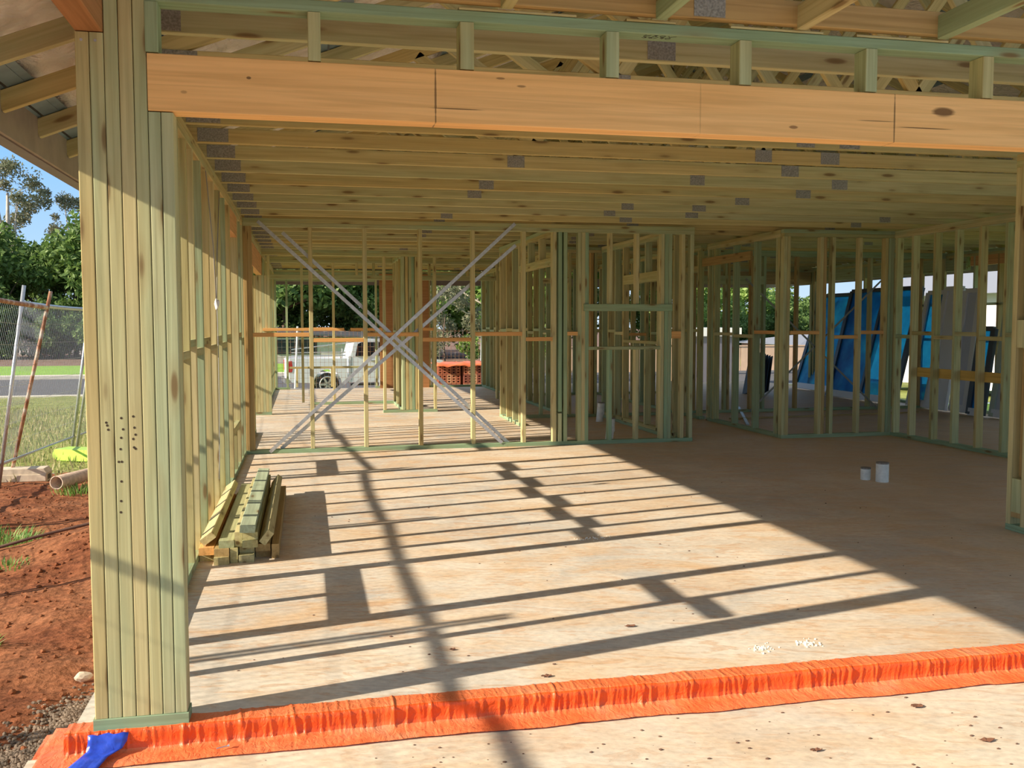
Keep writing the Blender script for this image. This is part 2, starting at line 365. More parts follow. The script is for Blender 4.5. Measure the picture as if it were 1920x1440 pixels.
def gz(x,y):
    z=-.27-.0285*max(0,min(y,31)-9)
    if x<-.7 and y<16:
        # soil heaped and trenched beside the slab
        z+= .10*math.exp(-((x+1.25)/.45)**2)*(1-math.exp(-((y-2)/3)**2))
        z-= .16*math.exp(-((y-8.9-.3*x)/.45)**2)*math.exp(-((x+2.3)/1.3)**2)
        z+= .16*math.exp(-((y-7.7)/.7)**2)*math.exp(-((x+1.6)/.7)**2)
    return z
def hashn(x,y,s=1.0):
    v=0;a=1
    for k in range(4):
        v+=a*math.sin(x*s*1.9+k*1.7+1.3*math.sin(y*s*1.3+k))*math.sin(y*s*2.3+k*2.1+1.1*math.sin(x*s*1.7)); a*=.5; s*=2.1
    return v
def terrain(name,mat,x0,x1,y0,y1,nx,ny,amp,label,cat,s=1.6,dz=0,skip=None):
    v=[];fa=[]
    for j in range(ny+1):
        for i in range(nx+1):
            x=x0+(x1-x0)*i/nx; y=y0+(y1-y0)*j/ny
            v.append((x,y,gz(x,y)+dz+amp*hashn(x,y,s)))
    for j in range(ny):
        for i in range(nx):
            a=j*(nx+1)+i; fa.append((a,a+1,a+nx+2,a+nx+1))
    b=MB(); b.v=v; b.f=fa; b.mi=[0]*len(fa)
    o=b.build(name,mat,smooth=True); return tag(o,label,cat,kind='structure')
terrain('ground_soil',SOIL,-7,-.80,-2,12.4,210,420,.016,'red soil beside the slab','ground',2.6)
terrain('ground_verge',GRASSG,-60,-.8,12.4,33,160,60,.03,'rough grass verge behind the temporary fence','ground',1.2,-.01)
terrain('ground_left',GRASSG,-60,-7,-10,12.4,60,40,.03,'rough grass ground far left of the house','ground',1.2,-.01)
terrain('ground_front',SOIL,-7,12,-12,-1.0,30,20,.02,'soil in front of the porch slab','ground',1.2,-.15)
terrain('ground_street_side',GRASSG,-.8,60,21.6,33,80,20,.02,'grass between the house and the street','ground',1.2,-.02)
terrain('ground_yard',LAWN,10.9,60,-10,21.6,60,40,.02,'green lawn to the right of the house','ground',1.0,-.02)
m=MB(); m.box(-90,90,33.3,43,-1.2,-.90); tag(m.build('ground_road',ASPH),'dark asphalt street crossing behind the fence','road',kind='structure')
m=MB(); m.box(-90,90,43,43.9,-1.2,-.76); m.box(-90,90,32.9,33.3,-1.2,-.88); tag(m.build('trim_1',KERB),'pale concrete kerbs along the street','kerb',kind='structure')
m=MB(); m.box(-90,90,43.9,54,-1.2,-.80); tag(m.build('ground_lawn_strip',LAWN),'bright green grass strip across the street','lawn',kind='structure')
m=MB(); m.box(-260,260,54,320,-1.3,-.84); tag(m.build('ground_mulch',MULCH),'brown mulched ground under the far trees','ground',kind='structure')

# gravel, stones
def rocks(name,mat,n,fn,rmin,rmax,label,cat,seed):
    rr=random.Random(seed); b=MB()
    for i in range(n):
        x,y=fn(rr); r=rr.uniform(rmin,rmax)
        b.blob((x,y,gz(x,y)+.016*hashn(x,y,2.6)+r*.25),r,seed=i,sq=(1,rr.uniform(.7,1.3),.7),sub=1)
    return tag(b.build(name,mat),label,cat,kind='stuff')
def g1(r):
    t=r.random()**.8; x=-1.62+.72*t+r.gauss(0,.13)*(1.2-t); y=2.75+1.75*t+r.gauss(0,.20)*(1.15-t*.5); return min(x,-.90),y
rocks('gravel',GRAVEL,5200,g1,.003,.0125,'grey brown gravel spilled on the red soil beside the corner post','gravel',3)
rocks('soil_clods',SOIL,1700,lambda r:(r.uniform(-3.6,-.9),r.uniform(3.2,11.5)),.004,.006+.024*.5,'crumbly red clods strewn over the soil','soil',5)
for i,(x,y,r,l) in enumerate(((-1.52,4.62,.030,'whitish stone on the red soil left of the corner post'),(-1.05,4.72,.034,'brown rounded stone against the left edge of the corner post'),
        (-1.52,3.72,.024,'cream stone at the bottom left among the gravel'),(-1.33,7.55,.035,'pale flake of stone on the orange soil mound'))):
    b=MB(); b.blob((x,y,gz(x,y)+.018),r,seed=i+40,sq=(1.2,.8,.7),sub=2,jit=.12); tag(b.build('stone',STONE,smooth=False,origin=(x,y,gz(x,y))),l,'stone')
def tuft(x,y,n,h,sp,label,seed,mat=GRASSB):
    rr=random.Random(seed); b=MB(); z=gz(x,y)
    for i in range(n):
        a=rr.uniform(0,6.283); q=rr.random()**.5*sp; px,py=x+q*math.cos(a),y+q*math.sin(a)
        hh=h*rr.uniform(.5,1.1); ln=rr.uniform(.2,.9)*hh; a2=a+rr.uniform(-.8,.8); w=.004+.003*rr.random()
        dx,dy=math.cos(a2),math.sin(a2); n0=len(b.v)
        for t,ww in ((0,1),(.5,.9),(1,.05)):
            cx=px+dx*ln*t*t; cy=py+dy*ln*t*t; cz=z+hh*(t-.25*t*t*ln/hh)
            b.v+= [(cx-dy*w*ww,cy+dx*w*ww,cz),(cx+dy*w*ww,cy-dx*w*ww,cz)]
        for k in (0,2): b.f.append((n0+k,n0+k+1,n0+k+3,n0+k+2)); b.mi.append(0)
    return tag(b.build('grass_tuft',mat,origin=(x,y,z),recalc=False),label,'grass tuft')
tuft(-2.42,8.35,420,.17,.27,'dense green grass tuft on the red soil below the fence foot',1)
tuft(-1.62,5.30,26,.10,.05,'small dry spiky weed on bare soil near the left frame edge',2)
tuft(-2.05,7.05,70,.06,.16,'thin sparse grass sprouts in front of the dense tuft',3)
tuft(-2.35,10.6,160,.13,.25,'broken weedy tuft between concrete foot and lime foot',4)
tuft(-3.9,11.3,260,.22,.4,'tall weedy grass growing behind the concrete fence foot',5)
# verge grass as one mass
rr=random.Random(9); b=MB()
for i in range(9000):
    x=rr.uniform(-9,-2.6); y=rr.uniform(11.6,26); z=gz(x,y); h=rr.uniform(.05,.16); a=rr.uniform(0,6.28); dx,dy=math.cos(a)*.012,math.sin(a)*.012; lx,ly=rr.uniform(-.05,.05),rr.uniform(-.05,.05)
    n0=len(b.v); b.v+=[(x-dx,y-dy,z),(x+dx,y+dy,z),(x+lx,y+ly,z+h)]; b.f.append((n0,n0+1,n0+2)); b.mi.append(0)
tag(b.build('verge_grass',leafmat('dry_grass_blade',[(.24,.30,.09),(.40,.40,.16),(.55,.45,.25)]),recalc=False),'dry yellow green grass blades on the verge behind the fence','grass',kind='stuff')

# ------------------------------------------------------------------ orange membrane over the slab step
prof=[(3.415,-.076),(3.44,-.077),(3.47,-.076),(3.50,-.076),(3.525,-.074),(3.538,-.066),(3.541,-.05),(3.541,-.035),(3.540,-.018),(3.540,-.004),(3.545,.004),(3.56,.005),(3.58,.005),(3.60,.005),(3.625,.004),(3.64,.003)]
b=MB(); nx=1500; x0,x1=-.86,5.2; rr=random.Random(4)
folds=[(rr.uniform(x0,x1),rr.uniform(.003,.007),rr.uniform(-.022,.022),rr.uniform(.2,1)**1.5) for _ in range(460)]
fl=[[] for _ in range(nx+1)]
for i in range(nx+1):
    x=x0+(x1-x0)*i/nx
    fl[i]=[q for q in folds if abs(q[0]-x)<.09]
for i in range(nx+1):
    x=x0+(x1-x0)*i/nx
    for j,(y,z) in enumerate(prof):
        t=j/(len(prof)-1); dy=dz=0
        for (fx,fw,sk,am) in fl[i]:
            e=math.exp(-((x-fx-sk*(t-.45)*2)/fw)**2)*am
            if 4<=j<=9: dy-=.0055*e
            elif j==4: dz+=.001*e
            elif j>=10: dz+=.0022*e
        if j<4: dz+=.0040*abs(hashn(x*7+y*9,y*6+x,2.0))*(1 if j else .3); dy+=0
        ed=.010*hashn(x,j*.2,2.2)
        if j==0: dy+=ed
        if j==len(prof)-1: dy+=.006*hashn(x,5,3)
        b.v.append((x+ (0 if j else 0), y+dy, z+dz+(.0022*hashn(x*3,y*9,3) if 4<=j<=9 else .0015*hashn(x*2,y*8,4)) +.002))
n=len(prof)
for i in range(nx):
    for j in range(n-1):
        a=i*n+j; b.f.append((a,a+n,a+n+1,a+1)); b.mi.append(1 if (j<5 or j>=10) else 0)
mem=b.build('waterproof_membrane',[CLOTH,CLOTHP],smooth=True,origin=(-.86,3.54,0))
tag(mem,'crinkled bright orange waterproofing sheet draped over the slab step','membrane')
# return of the membrane beyond the slab corner
b=MB(); g=[]
for i in range(13):
    for j in range(25):
        x=-.98+.13*i/12; y=3.38+.42*j/24; z=-.076+.0035*hashn(x*4,y*5,2)
        if x<-.95: z-=.02
        b.v.append((x,y,z))
for i in range(12):
    for j in range(24):
        a=i*25+j; b.f.append((a,a+25,a+26,a+1)); b.mi.append(0)
ret=b.build('corner_flap',CLOTHP,mem,smooth=True,origin=(-.98,3.38,0))
b=MB()
pts=[(-.775,3.526,-.001),(-.775,3.522,-.030),(-.78,3.514,-.056),(-.80,3.47,-.060),(-.83,3.36,-.061)]
for i,(x,y,z) in enumerate(pts):
    wx=(.135,.13,.12,.10,.105)[i]
    for k in range(9):
        b.v.append((x+wx*k/8,y-.004*math.sin(k*1.3+i)-.004,z+.003*math.sin(k*2.1+i*1.7)+.004))
for i in range(4):
    for k in range(8):
        a=i*9+k; b.f.append((a,a+1,a+10,a+9)); b.mi.append(0)
tp=b.build('tape',TAPE,smooth=True,origin=(-.775,3.536,0)); tag(tp,'creased shiny blue tape stuck on the orange sheet below the corner post','tape')
tp.modifiers.new('thick','SOLIDIFY').thickness=.001

# crumbs, leaf litter, screw
def crumbs(x,y,n,r0,label,seed,z=0,mat=STONE):
    rr=random.Random(seed); b=MB()
    for i in range(n):
        r=rr.uniform(.0015,.0055); q=abs(rr.gauss(0,r0)); a=rr.uniform(0,6.28)
        b.blob((x+q*1.3*math.cos(a),y+q*math.sin(a),z+r*.5),r,seed=i,sub=1)
    return tag(b.build('crumb_pile',mat,origin=(x,y,z)),label,'debris',kind='stuff')
WCR=simple('white_crumbs',(.85,.80,.68),.9)
crumbs(2.206,3.86,110,.025,'larger pile of white crumbs on the slab by the membrane',1,mat=WCR)
crumbs(1.972,3.84,60,.028,'smaller scatter of white crumbs on the slab by the membrane',2,mat=WCR)
crumbs(1.88,6.10,40,.05,'fine white crumbs on the slab beside the nogging shadow',3,mat=WCR)
LEAFB=simple('dry_leaf',(.20,.09,.05),.8)
for i,(x,y,z,s,l) in enumerate(((2.371,3.29,-.08,.028,'curled brown leaf on the front slab at right'),(2.424,2.959,-.08,.026,'broken brown leaf at the lower right corner'),
        (1.77,3.02,-.08,.018,'small dark leaf scrap at the bottom edge of the front slab'),(1.50,4.26,0,.022,'dark leaf scrap inside the slab near the nogging shadow'),
        (.95,3.72,0,.020,'dark leaf scrap touching the membrane back edge'),(.62,4.12,0,.014,'tiny dark leaf scrap in the rail shadow'))):
    b=MB(); n0=12
    ring=[(math.cos(t*2*math.pi/n0)*s*(1.1+.3*math.sin(t*5+i)),math.sin(t*2*math.pi/n0)*s*.55,.004+.006*abs(math.sin(t*1.3+i))) for t in range(n0)]
    b.v=[(x,y,z+.002)]+[(x+p,y+q,z+r) for p,q,r in ring]; b.f=[(0,1+k,1+(k+1)%n0) for k in range(n0)]; b.mi=[0]*n0
    o=b.build('dry_leaf',LEAFB,origin=(x,y,z),recalc=False); o.modifiers.new('t','SOLIDIFY').thickness=.0012; tag(o,l,'leaf')
rr=random.Random(31); b=MB()
for i in range(240):
    if i%3: x,y,z=rr.uniform(-.3,3.6),rr.uniform(2.6,3.40),-.08
    else: x,y,z=rr.uniform(-.3,4.5),rr.uniform(3.7,8),0
    r=rr.uniform(.0015,.006); b.blob((x,y,z+r*.4),r,seed=i,sq=(1.5,.9,.6),sub=1)
tag(b.build('grit',simple('grit',(.16,.09,.06),.9)),'dark grit and leaf crumbs scattered over the slabs','debris',kind='stuff')
t=thing('screw',(-.315,3.47,-.07),'loose galvanised screw lying on the orange sheet','screw')
b=MB(); b.tube([(-.335,3.465,-.062),(-.300,3.478,-.062)],[.0022,.0022],8); b.build('shank',STEEL,t)
b=MB(); b.tube([(-.300,3.478,-.062),(-.293,3.4806,-.062)],[.0022,.0055],8); b.build('head',STEEL,t)

# ------------------------------------------------------------------ wall frames
def frame(label, axis, c, s0, s1, studs, top=True, bottom=None, nogs=(), sills=(), lintels=(), zt=PT, mat=PINE, plates=2, nogmat=None, group=None, dz=0.0):
    """axis: direction the wall runs in; c: nearest face coordinate; 90 mm deep"""
    P=(lambda s,z,o=.045:(s,c+o,z)) if axis=='x' else (lambda s,z,o=.045:(c+o,s,z))
    up=(1,0,0) if axis=='x' else (0,1,0)
    t=thing('timber_wall_frame',P(s0,dz),label,'wall frame',group)
    z_hi=zt-(.045*plates if top else 0)
    if top:
        for k in range(plates): timber('top_plate',mat,t,P(s0,zt-.0225-.045*k),P(s1,zt-.0225-.045*k),.09,.045)
    for (a,b_) in (bottom if bottom is not None else [(s0,s1)]): timber('bottom_plate',GREEN if mat is PINE else mat,t,P(a,dz+.0225),P(b_,dz+.0225),.09,.045)
    for q in studs:
        if not isinstance(q,tuple): q=(q,)
        sx=q[0]; za=q[1] if len(q)>1 and q[1] is not None else dz+.045; zb=q[2] if len(q)>2 and q[2] is not None else z_hi; mt=q[3] if len(q)>3 else mat; wd=q[4] if len(q)>4 else .045
        timber('stud',mt,t,P(sx,za),P(sx,zb),.09,wd,up)
    for q in nogs:
        mt=q[3] if len(q)>3 else (nogmat or mat)
        timber('nogging',mt,t,P(q[0],q[2]),P(q[1],q[2]),.09,.045)
    for (a,b_,z0,z1,*r) in sills: timber('sill',r[0] if r else mat,t,P(a,(z0+z1)/2),P(b_,(z0+z1)/2),.09,z1-z0)
    for (a,b_,z0,z1,*r) in lintels:
        o=timber('lintel',r[0] if r else mat,t,P(a,(z0+z1)/2),P(b_,(z0+z1)/2),.088,z1-z0)
        if r and r[0] is LVL2: o['label']='orange laminated lintel'
    return t
def autonog(st,z=1.325,lo=.06,skip=(),mat=None,start=0):
    out=[]
    st=sorted(st)
    for i in range(len(st)-1):
        if i in skip or st[i+1]-st[i]<.12: continue
        zz=z-(lo if (i+start)%2 else 0); q=(st[i]+.0225,st[i+1]-.0225,zz)
        out.append(q+((mat,) if mat else ()))
    return out

# corner post (built-up studs under the beams)
cp=thing('timber_corner_post',(-.60,3.595,0),'tall built-up post of seven pale green studs at the left front corner','post')
xs=[-.757,-.711,-.664,-.617,-.570,-.5255,-.4835,-.4405]
tops=[2.452,2.452,2.70,2.70,2.70,2.192,2.192]
for i in range(7):
    w_=xs[i+1]-xs[i]-.0022; xc=(xs[i]+xs[i+1])/2
    timber('stud',POST if i not in (0,3) else PALE,cp,(xc,3.597,.047),(xc,3.597,tops[i]),.09,w_,(1,0,0))
timber('base_plate',GREEN,cp,(-.762,3.595,.0235),(-.437,3.595,.0235),.095,.045)
HOLE=simple('drill_hole_dark',(.06,.04,.02),.9)
for (x,z) in ((-.60,1.13),(-.597,1.09),(-.602,1.05),(-.594,1.065),(-.69,1.11),(-.687,1.10),(-.684,1.085),(-.64,1.125),(-.635,1.085),(-.642,1.055),(-.645,1.015),(-.642,.97),(-.652,.97),(-.645,.90),(-.648,.83),(-.65,.79),(-.595,1.015),(-.60,1.02)):
    r=.0045; b=MB(); b.tube([(x,3.5514,z),(x,3.5535,z)],[r,r],8); b.build('drill_hole',HOLE,cp)
for x,z in ((-.735,2.425),(-.69,2.425)): b=MB(); b.tube([(x,3.550,z),(x,3.554,z)],[.005,.005],8); b.build('nail_head',STEEL,cp)

# lintel beam over the opening
LB=timber('lintel_beam',LVL,None,(-.524,3.596,2.295),(5.2,3.596,2.295),.09,.197)
tag(LB,'long orange laminated timber beam spanning the garage opening','beam')
m=MB(); m.box(-.757,-.665,1.0,3.64,2.455,2.655)
pb=timber('porch_beam',PLY,None,(-.711,3.642,2.556),(-.711,1.0,2.556),.092,.200); tag(pb,'reddish brown beam end resting on the two left studs of the corner post','beam')

# cripple wall above the beam
t=thing('cripple_frame',(-.5,3.55,2.395),'short green upright blocks and plate standing on the orange beam','wall frame')
for i,x in enumerate((-.508,.045,.600,1.165,1.715,2.270,2.815,3.37,3.92)):
    timber('cripple_stud',GREEN if i==0 else POST,t,(x,3.595,2.397),(x,3.595,2.568),.09,.045 if i<2 else .052,(1,0,0))
tpl=timber('top_plate',GREEN,t,(-.53,3.595,2.590),(5.2,3.595,2.590),.09,.041)
for a,b_ in ((.57,1.02),(1.22,1.42),(1.65,2.05),(2.2,2.62)):
    timber('packer',PALE,t,(a,3.575,2.6175),(b_,3.575,2.6175),.05,.010)
# pencilled note on the underside of the plate
def strokes(paths,o,sx,sz,y,name,mat,parent,plane='xy',r=.0011):
    b=MB()
    for p in paths:
        for k in range(len(p)-1):
            a,c=p[k],p[k+1]
            A=(o[0]+a[0]*sx,o[1]+a[1]*sz,y); C=(o[0]+c[0]*sx,o[1]+c[1]*sz,y)
            b.bar(A,C,r*2,.0008,(0,0,1))
    return b.build(name,mat,parent)
INK=simple('marker_ink',(.03,.025,.02),.7)
H=[[(0,0),(.15,1)],[(0,.5),(.6,.5)],[(.55,0),(.7,1)]]
def sh(g,dx,dy=0,k=1): return [[(p[0]*k+dx,p[1]+dy) for p in q] for q in g]
three=[[(0,1),(.5,1),(.2,.55),(.5,.3),(.3,0),(0,.1)]]; zero=[[(.2,0),(0,.4),(.2,1),(.5,1),(.6,.5),(.4,0),(.2,0)]]; vv=[[(0,1),(.25,0),(.9,1)]]; one=[[(0,.7),(.3,1),(.2,0)]]; six=[[(.5,1),(0,.4),(.2,0),(.5,.2),(.3,.5),(0,.4)]]; ll=[[(.1,1),(0,0),(.5,0)]]; nine=[[(.5,.7),(.1,.6),(.2,1),(.5,1),(.35,0)]]
g1_=sh(H,0)+sh(three,1.0)+sh(zero,1.8)+sh(vv,2.7); g2_=sh(three,0,-1.35)+sh(six,.7,-1.35)+[[(1.35,-1.35),(1.75,-.35)]]+sh(nine,1.9,-1.35)+sh(zero,2.6,-1.35)
strokes(g1_+g2_,(1.30,3.582),.036,-.017,2.5690,'marker_note',INK,t)

# left garage wall
ys=[4.02,4.43,4.476,4.95,5.43,5.476,5.83,6.16,6.60,7.07,7.54,8.02,8.50,8.99,9.036,9.50,9.98,10.026,10.42,10.82]
cols=[PALE,PINE,PALE,PINE,GREEN,PINE,PINE,PALE,PINE,PINE,PALE,PINE,PINE,PALE,PINE,PINE,PALE,PINE,PINE,PINE]
st=[]
for i,y in enumerate(ys):
    if i in (3,15): st.append((y,.045,.41,PINE))
    else: st.append((y,None,None,cols[i]))
full=[3.66]+[y for i,y in enumerate(ys) if i not in (3,15)]
ng=[q for q in autonog(full,1.335,.06) if not (4.4<q[0]<5.3 or 9.0<q[0]<9.9)]
lw=frame('left garage wall frame of tall sunlit green studs behind the corner post','y',-.75,3.645,10.865,st,bottom=[(3.645,10.865)],nogs=ng,
    sills=[(4.498,5.408,.41,.475),(9.058,9.958,.41,.475)],lintels=[(4.498,5.408,2.31,2.515,LVL2),(9.058,9.958,2.31,2.515,LVL2)])
# tie wire hanging on the wall
b=MB(); b.tube([(-.655,6.9,2.5),(-.65,7.3,2.0),(-.648,7.42,1.62)],.0035,6); b.tube([(-.655,7.95,2.5),(-.65,7.6,2.0),(-.648,7.45,1.62)],.0035,6)
b.tube([(-.648,7.44,1.62),(-.64,7.40,1.45),(-.642,7.42,.9),(-.645,7.36,.42),(-.645,7.30,.30)],.003,6)
wr=b.build('electrical_cable',simple('grey_cable',(.30,.30,.28),.5),smooth=True,origin=(-.65,7.43,1.6)); tag(wr,'thin grey looped cable hanging from the left wall top plate','cable')
b=MB(); b.blob((-.645,7.43,1.60),.028,seed=3,sq=(.6,.9,1.5),sub=2); b.build('plastic_knot',WHITE,wr)

# left wall beyond the back corner: opening with lintel, then pier, then far bays
frame('left wall frame with deep orange lintel beyond the garage back corner','y',-.75,10.97,15.48,[(11.0,.045,None,BROWN)]+[(y,None,2.19) for y in (11.20,11.58,11.91,12.14,12.45,12.70,12.90)],bottom=[(10.97,13.0)],lintels=[(11.05,15.40,2.20,2.50,LVL2)],plates=2)
t=thing('timber_pier',(-.68,15.55,0),'pale pier of six studs lit by sun beyond the garage back wall','post')
for i in range(6):
    x=-.80+.0405+i*.043-.02; timber('stud',(PALE,POST)[i%2],t,(x,15.55,.045),(x,15.55,2.2 if i<5 else 2.51),.09,.0415,(1,0,0))
timber('base_plate',GREEN,t,(-.81,15.55,.0225),(-.545,15.55,.0225),.09,.045)
fs=[15.72,16.15,16.6,17.05,17.5,17.95,18.4,18.85,19.3,19.75,20.2,20.65,21.1,21.35]
frame('far left wall frame behind the six-stud pier','y',-.75,15.62,21.40,fs,nogs=autonog(fs,1.33,.06))

# garage back wall
bs=[(-.637,None,None,BROWN),(-.592,None,None,BROWN),(.060,None,None,PALE),(.660,None,None,PALE),(1.285,None,None,PALE),(1.895,None,None,PALE),(2.497,None,None,PALE),
    (2.866,None,None,PALE),(3.000,None,None,GREEN),(3.173,None,None,PINE),(3.219,None,None,PINE),(3.262,None,None,GREEN),
    (3.557,1.68,None,PALE),(3.892,1.68,None,PALE),(3.557,.045,1.13,GREEN),(3.892,.045,1.13,PALE),
    (4.212,None,None,PALE),(4.262,None,None,GREEN),(4.308,None,None,PINE),(4.475,None,None,PALE),(4.588,None,None,POST),(2.935,.045,.38,POST),(2.935,.40,None,GREEN)]
nx_=[(-.57,.037,1.325),(.083,.637,1.262),(.683,1.262,1.325),(1.308,1.872,1.262),(1.918,2.474,1.325),(2.52,2.843,1.262),(3.023,3.15,1.325),(4.331,4.452,1.325),(4.331,4.452,1.285)]
bw=frame('garage back wall frame crossed by steel bracing','x',10.87,-.66,4.615,bs,nogs=[q+(ORANGE,) for q in nx_],sills=[(3.285,4.19,1.13,1.168)],plates=2)
o=timber('header_board',GREEN,bw,(3.22,10.852,1.632),(4.325,10.852,1.632),.035,.082); o['label']='dark green board nailed across the niche'
def brace(a,c,y,par):
    b=MB(); a=Vector((a[0],y,a[1])); c=Vector((c[0],y,c[1])); d=(c-a).normalized(); n_=Vector((-d.z,0,d.x))
    b.bar(a,c,.003,.038,(-d.z,0,d.x)); b.bar(a+n_*.018+Vector((0,.008,0)),c+n_*.018+Vector((0,.008,0)),.018,.003,(-d.z,0,d.x))
    k=0
    while k*.3<(c-a).length:
        p=a+d*(.15+.3*k); b.bar(p+Vector((0,-.003,0)),p+Vector((0,-.0045,0)),.008,.008); k+=1
    return b.build('steel_brace',STEEL,par)
brace((-.41,.02),(2.39,2.60),10.862,bw); brace((-.29,.04),(2.42,2.36),10.968,bw)
brace((-.50,2.57),(2.23,.05),10.864,bw); brace((-.24,2.46),(2.34,.02),10.966,bw)

# hall wall (runs away from the camera at x 2.92)
frame('inner wall frame with door opening running back from the steel-braced wall','y',2.92,10.97,14.42,[(11.02,None,None,POST),(11.25,None,None,PALE),(13.05,None,None,PALE),(13.47,None,None,PINE),(13.90,None,None,PINE),(14.37,None,None,PALE),(11.87,2.245,None,PALE),(12.47,2.245,None,PINE)],
    bottom=[(10.97,11.28),(13.02,14.42)],nogs=[(13.07,13.45,1.34),(13.49,13.88,1.35),(13.92,14.35,1.34)],lintels=[(11.28,13.03,2.155,2.245)])
# niche room wall
frame('inner wall frame with window hole beside the white pipes','y',4.43,10.97,14.0,[(11.06,),(11.36,),(11.62,None,None,PALE),(12.08,2.12,None,POST),(12.54,2.12,None,PINE),(12.98,None,None,PALE),(13.35,),(13.66,),(12.08,.09,1.17,POST),(12.54,.09,1.17,PINE),(13.95,)],
    nogs=[(11.385,11.60,1.325),(13.0,13.33,1.30),(13.37,13.64,1.33)],sills=[(11.64,12.96,1.17,1.21),(10.97,14.0,.047,.09)],lintels=[(11.64,12.96,1.99,2.12)])
# partitions further back on the left
frame('cross partition frame with stud cluster in the far left room','x',15.42,-.66,3.2,[(1.240,),(1.54,None,None,POST),(1.60,None,None,PALE),(1.655,),(1.70,None,None,GREEN),(1.755,None,None,PALE),(2.058,None,None,PALE)],
    bottom=[(1.21,2.09)],nogs=[(-.66,.6,1.35,ORANGE),(.7,1.21,1.35,ORANGE),(1.78,2.03,1.35,ORANGE)])
frame('short partition frame running back from the far stud cluster','y',1.53,15.52,17.2,[15.7,16.1,16.6,17.15],nogs=autonog([15.7,16.1,16.6,17.15],1.3))
frame('partition frame with high rail deep in the far left room','x',17.2,-.66,3.6,[(-.06,None,None,PALE),(.485,None,None,PALE),(1.2,2.30,None),(.9,2.30,None),(2.2,2.30,None),(2.9,2.30,None),(3.45,)],bottom=[(.1,1.55)],
    nogs=[(-.03,.46,1.35,ORANGE)],lintels=[(-.60,3.42,2.22,2.30)])
# far front wall of the house
ffw=frame('far street side wall frame with wide openings and low rail','x',21.30,-.66,4.1,[(-.40,None,None,GREEN),(-.64,),(1.53,None,None,POST),(2.72,None,None,PALE),(2.79,None,None,POST),(3.93,),(4.05,),(-.2,.045,.45),(.55,.045,.45,PALE),(1.3,.045,.45,PALE)],
    bottom=[(-.66,-.35),(1.5,4.1)],lintels=[(-.62,1.5,2.36,2.515),(2.83,3.9,2.42,2.515)],sills=[(-.36,1.50,.45,.495)])
for a,b_,l in ((1.60,1.98,'brown bracing ply sheet left of the far opening'),(2.20,2.70,'brown bracing ply sheet behind the stud cluster')):
    m=MB(); m.box(a,b_,21.27,21.295,.0,2.53); tag(m.build('bracing_panel',PLY,origin=(a,21.28,.0)),l,'panel')
frame('right side wall frame of the far left room','y',3.90,14.45,21.28,[14.9,15.35,15.8,16.25,16.7,17.15,17.6,18.05,18.5,18.95,19.4,19.85,20.3,20.75,21.2],nogs=autonog([14.9,15.35,15.8,16.25,16.7,17.15,17.6,18.05,18.5,18.95,19.4,19.85,20.3,20.75,21.2],1.33,.05))
# right hand frames
r1=[11.01,11.06,11.67,12.29,12.93,12.99,13.14]
LASTF=frame('wall frame running back at right of the dark doorway','y',5.80,10.97,13.18,[(y,None,None,PINE) for y in r1],nogs=[(11.08,11.65,1.325,ORANGE),(11.69,12.27,1.268),(12.31,12.91,1.29)],lintels=[])
o=timber('ledger_board',BROWN,LASTF,(5.785,11.72,2.34),(5.785,13.3,2.34),.03,.12); o['label']='dark plank nailed high across the studs'
frame('short wall frame facing the garage between the two receding frames','x',10.87,5.80,7.33,[(5.823,None,None,POST),(5.87,),(6.32,None,None,PALE),(6.365,None,None,BROWN),(6.485,None,None,POST),(6.86,None,None,PALE),(7.225,None,None,PALE),(7.275,),(7.31,)],
    nogs=[(5.9,6.30,1.325,ORANGE),(6.51,6.84,1.268,ORANGE),(6.88,7.20,1.325,ORANGE)])
r3=[10.83,10.50,10.08,9.70,9.295,8.89,8.48,8.07,7.65,7.2,6.75,6.3,5.85]
rw=frame('right garage wall frame with yellow board behind its studs','y',7.33,5.8,10.87,[(y,None,None,(POST,PALE,PINE)[i%3]) for i,y in enumerate(r3)],nogs=autonog(r3,1.318,.045))
o=timber('backing_board',wood('yellow_board',[(.62,.42,.12)],gamt=0,knots=True),rw,(7.437,8.93,.838),(7.437,10.52,.838),.03,.115); o['label']='yellow backing board'
# near right frame end
t=frame('near right wall frame end with blocked double studs cut by the picture edge','y',4.80,3.66,5.745,[(5.722,None,None,PALE),(5.585,None,None,PALE),(5.14,),(4.69,),(4.24,),(3.80,)],nogs=[(5.16,5.56,1.3),(4.71,5.12,1.24)])
for z0,z1,mt in ((.10,.135,BROWN),(.135,.37,POST),(1.28,1.47,POST),(2.25,2.515,POST)):
    timber('block',mt,t,(4.845,5.6535,z0),(4.845,5.6535,z1),.088,.088,(0,1,0))
timber('block',BROWN,t,(4.87,5.6535,.37),(4.87,5.6535,1.28),.03,.088,(0,1,0)); timber('block',BROWN,t,(4.87,5.6535,1.47),(4.87,5.6535,2.25),.03,.088,(0,1,0))
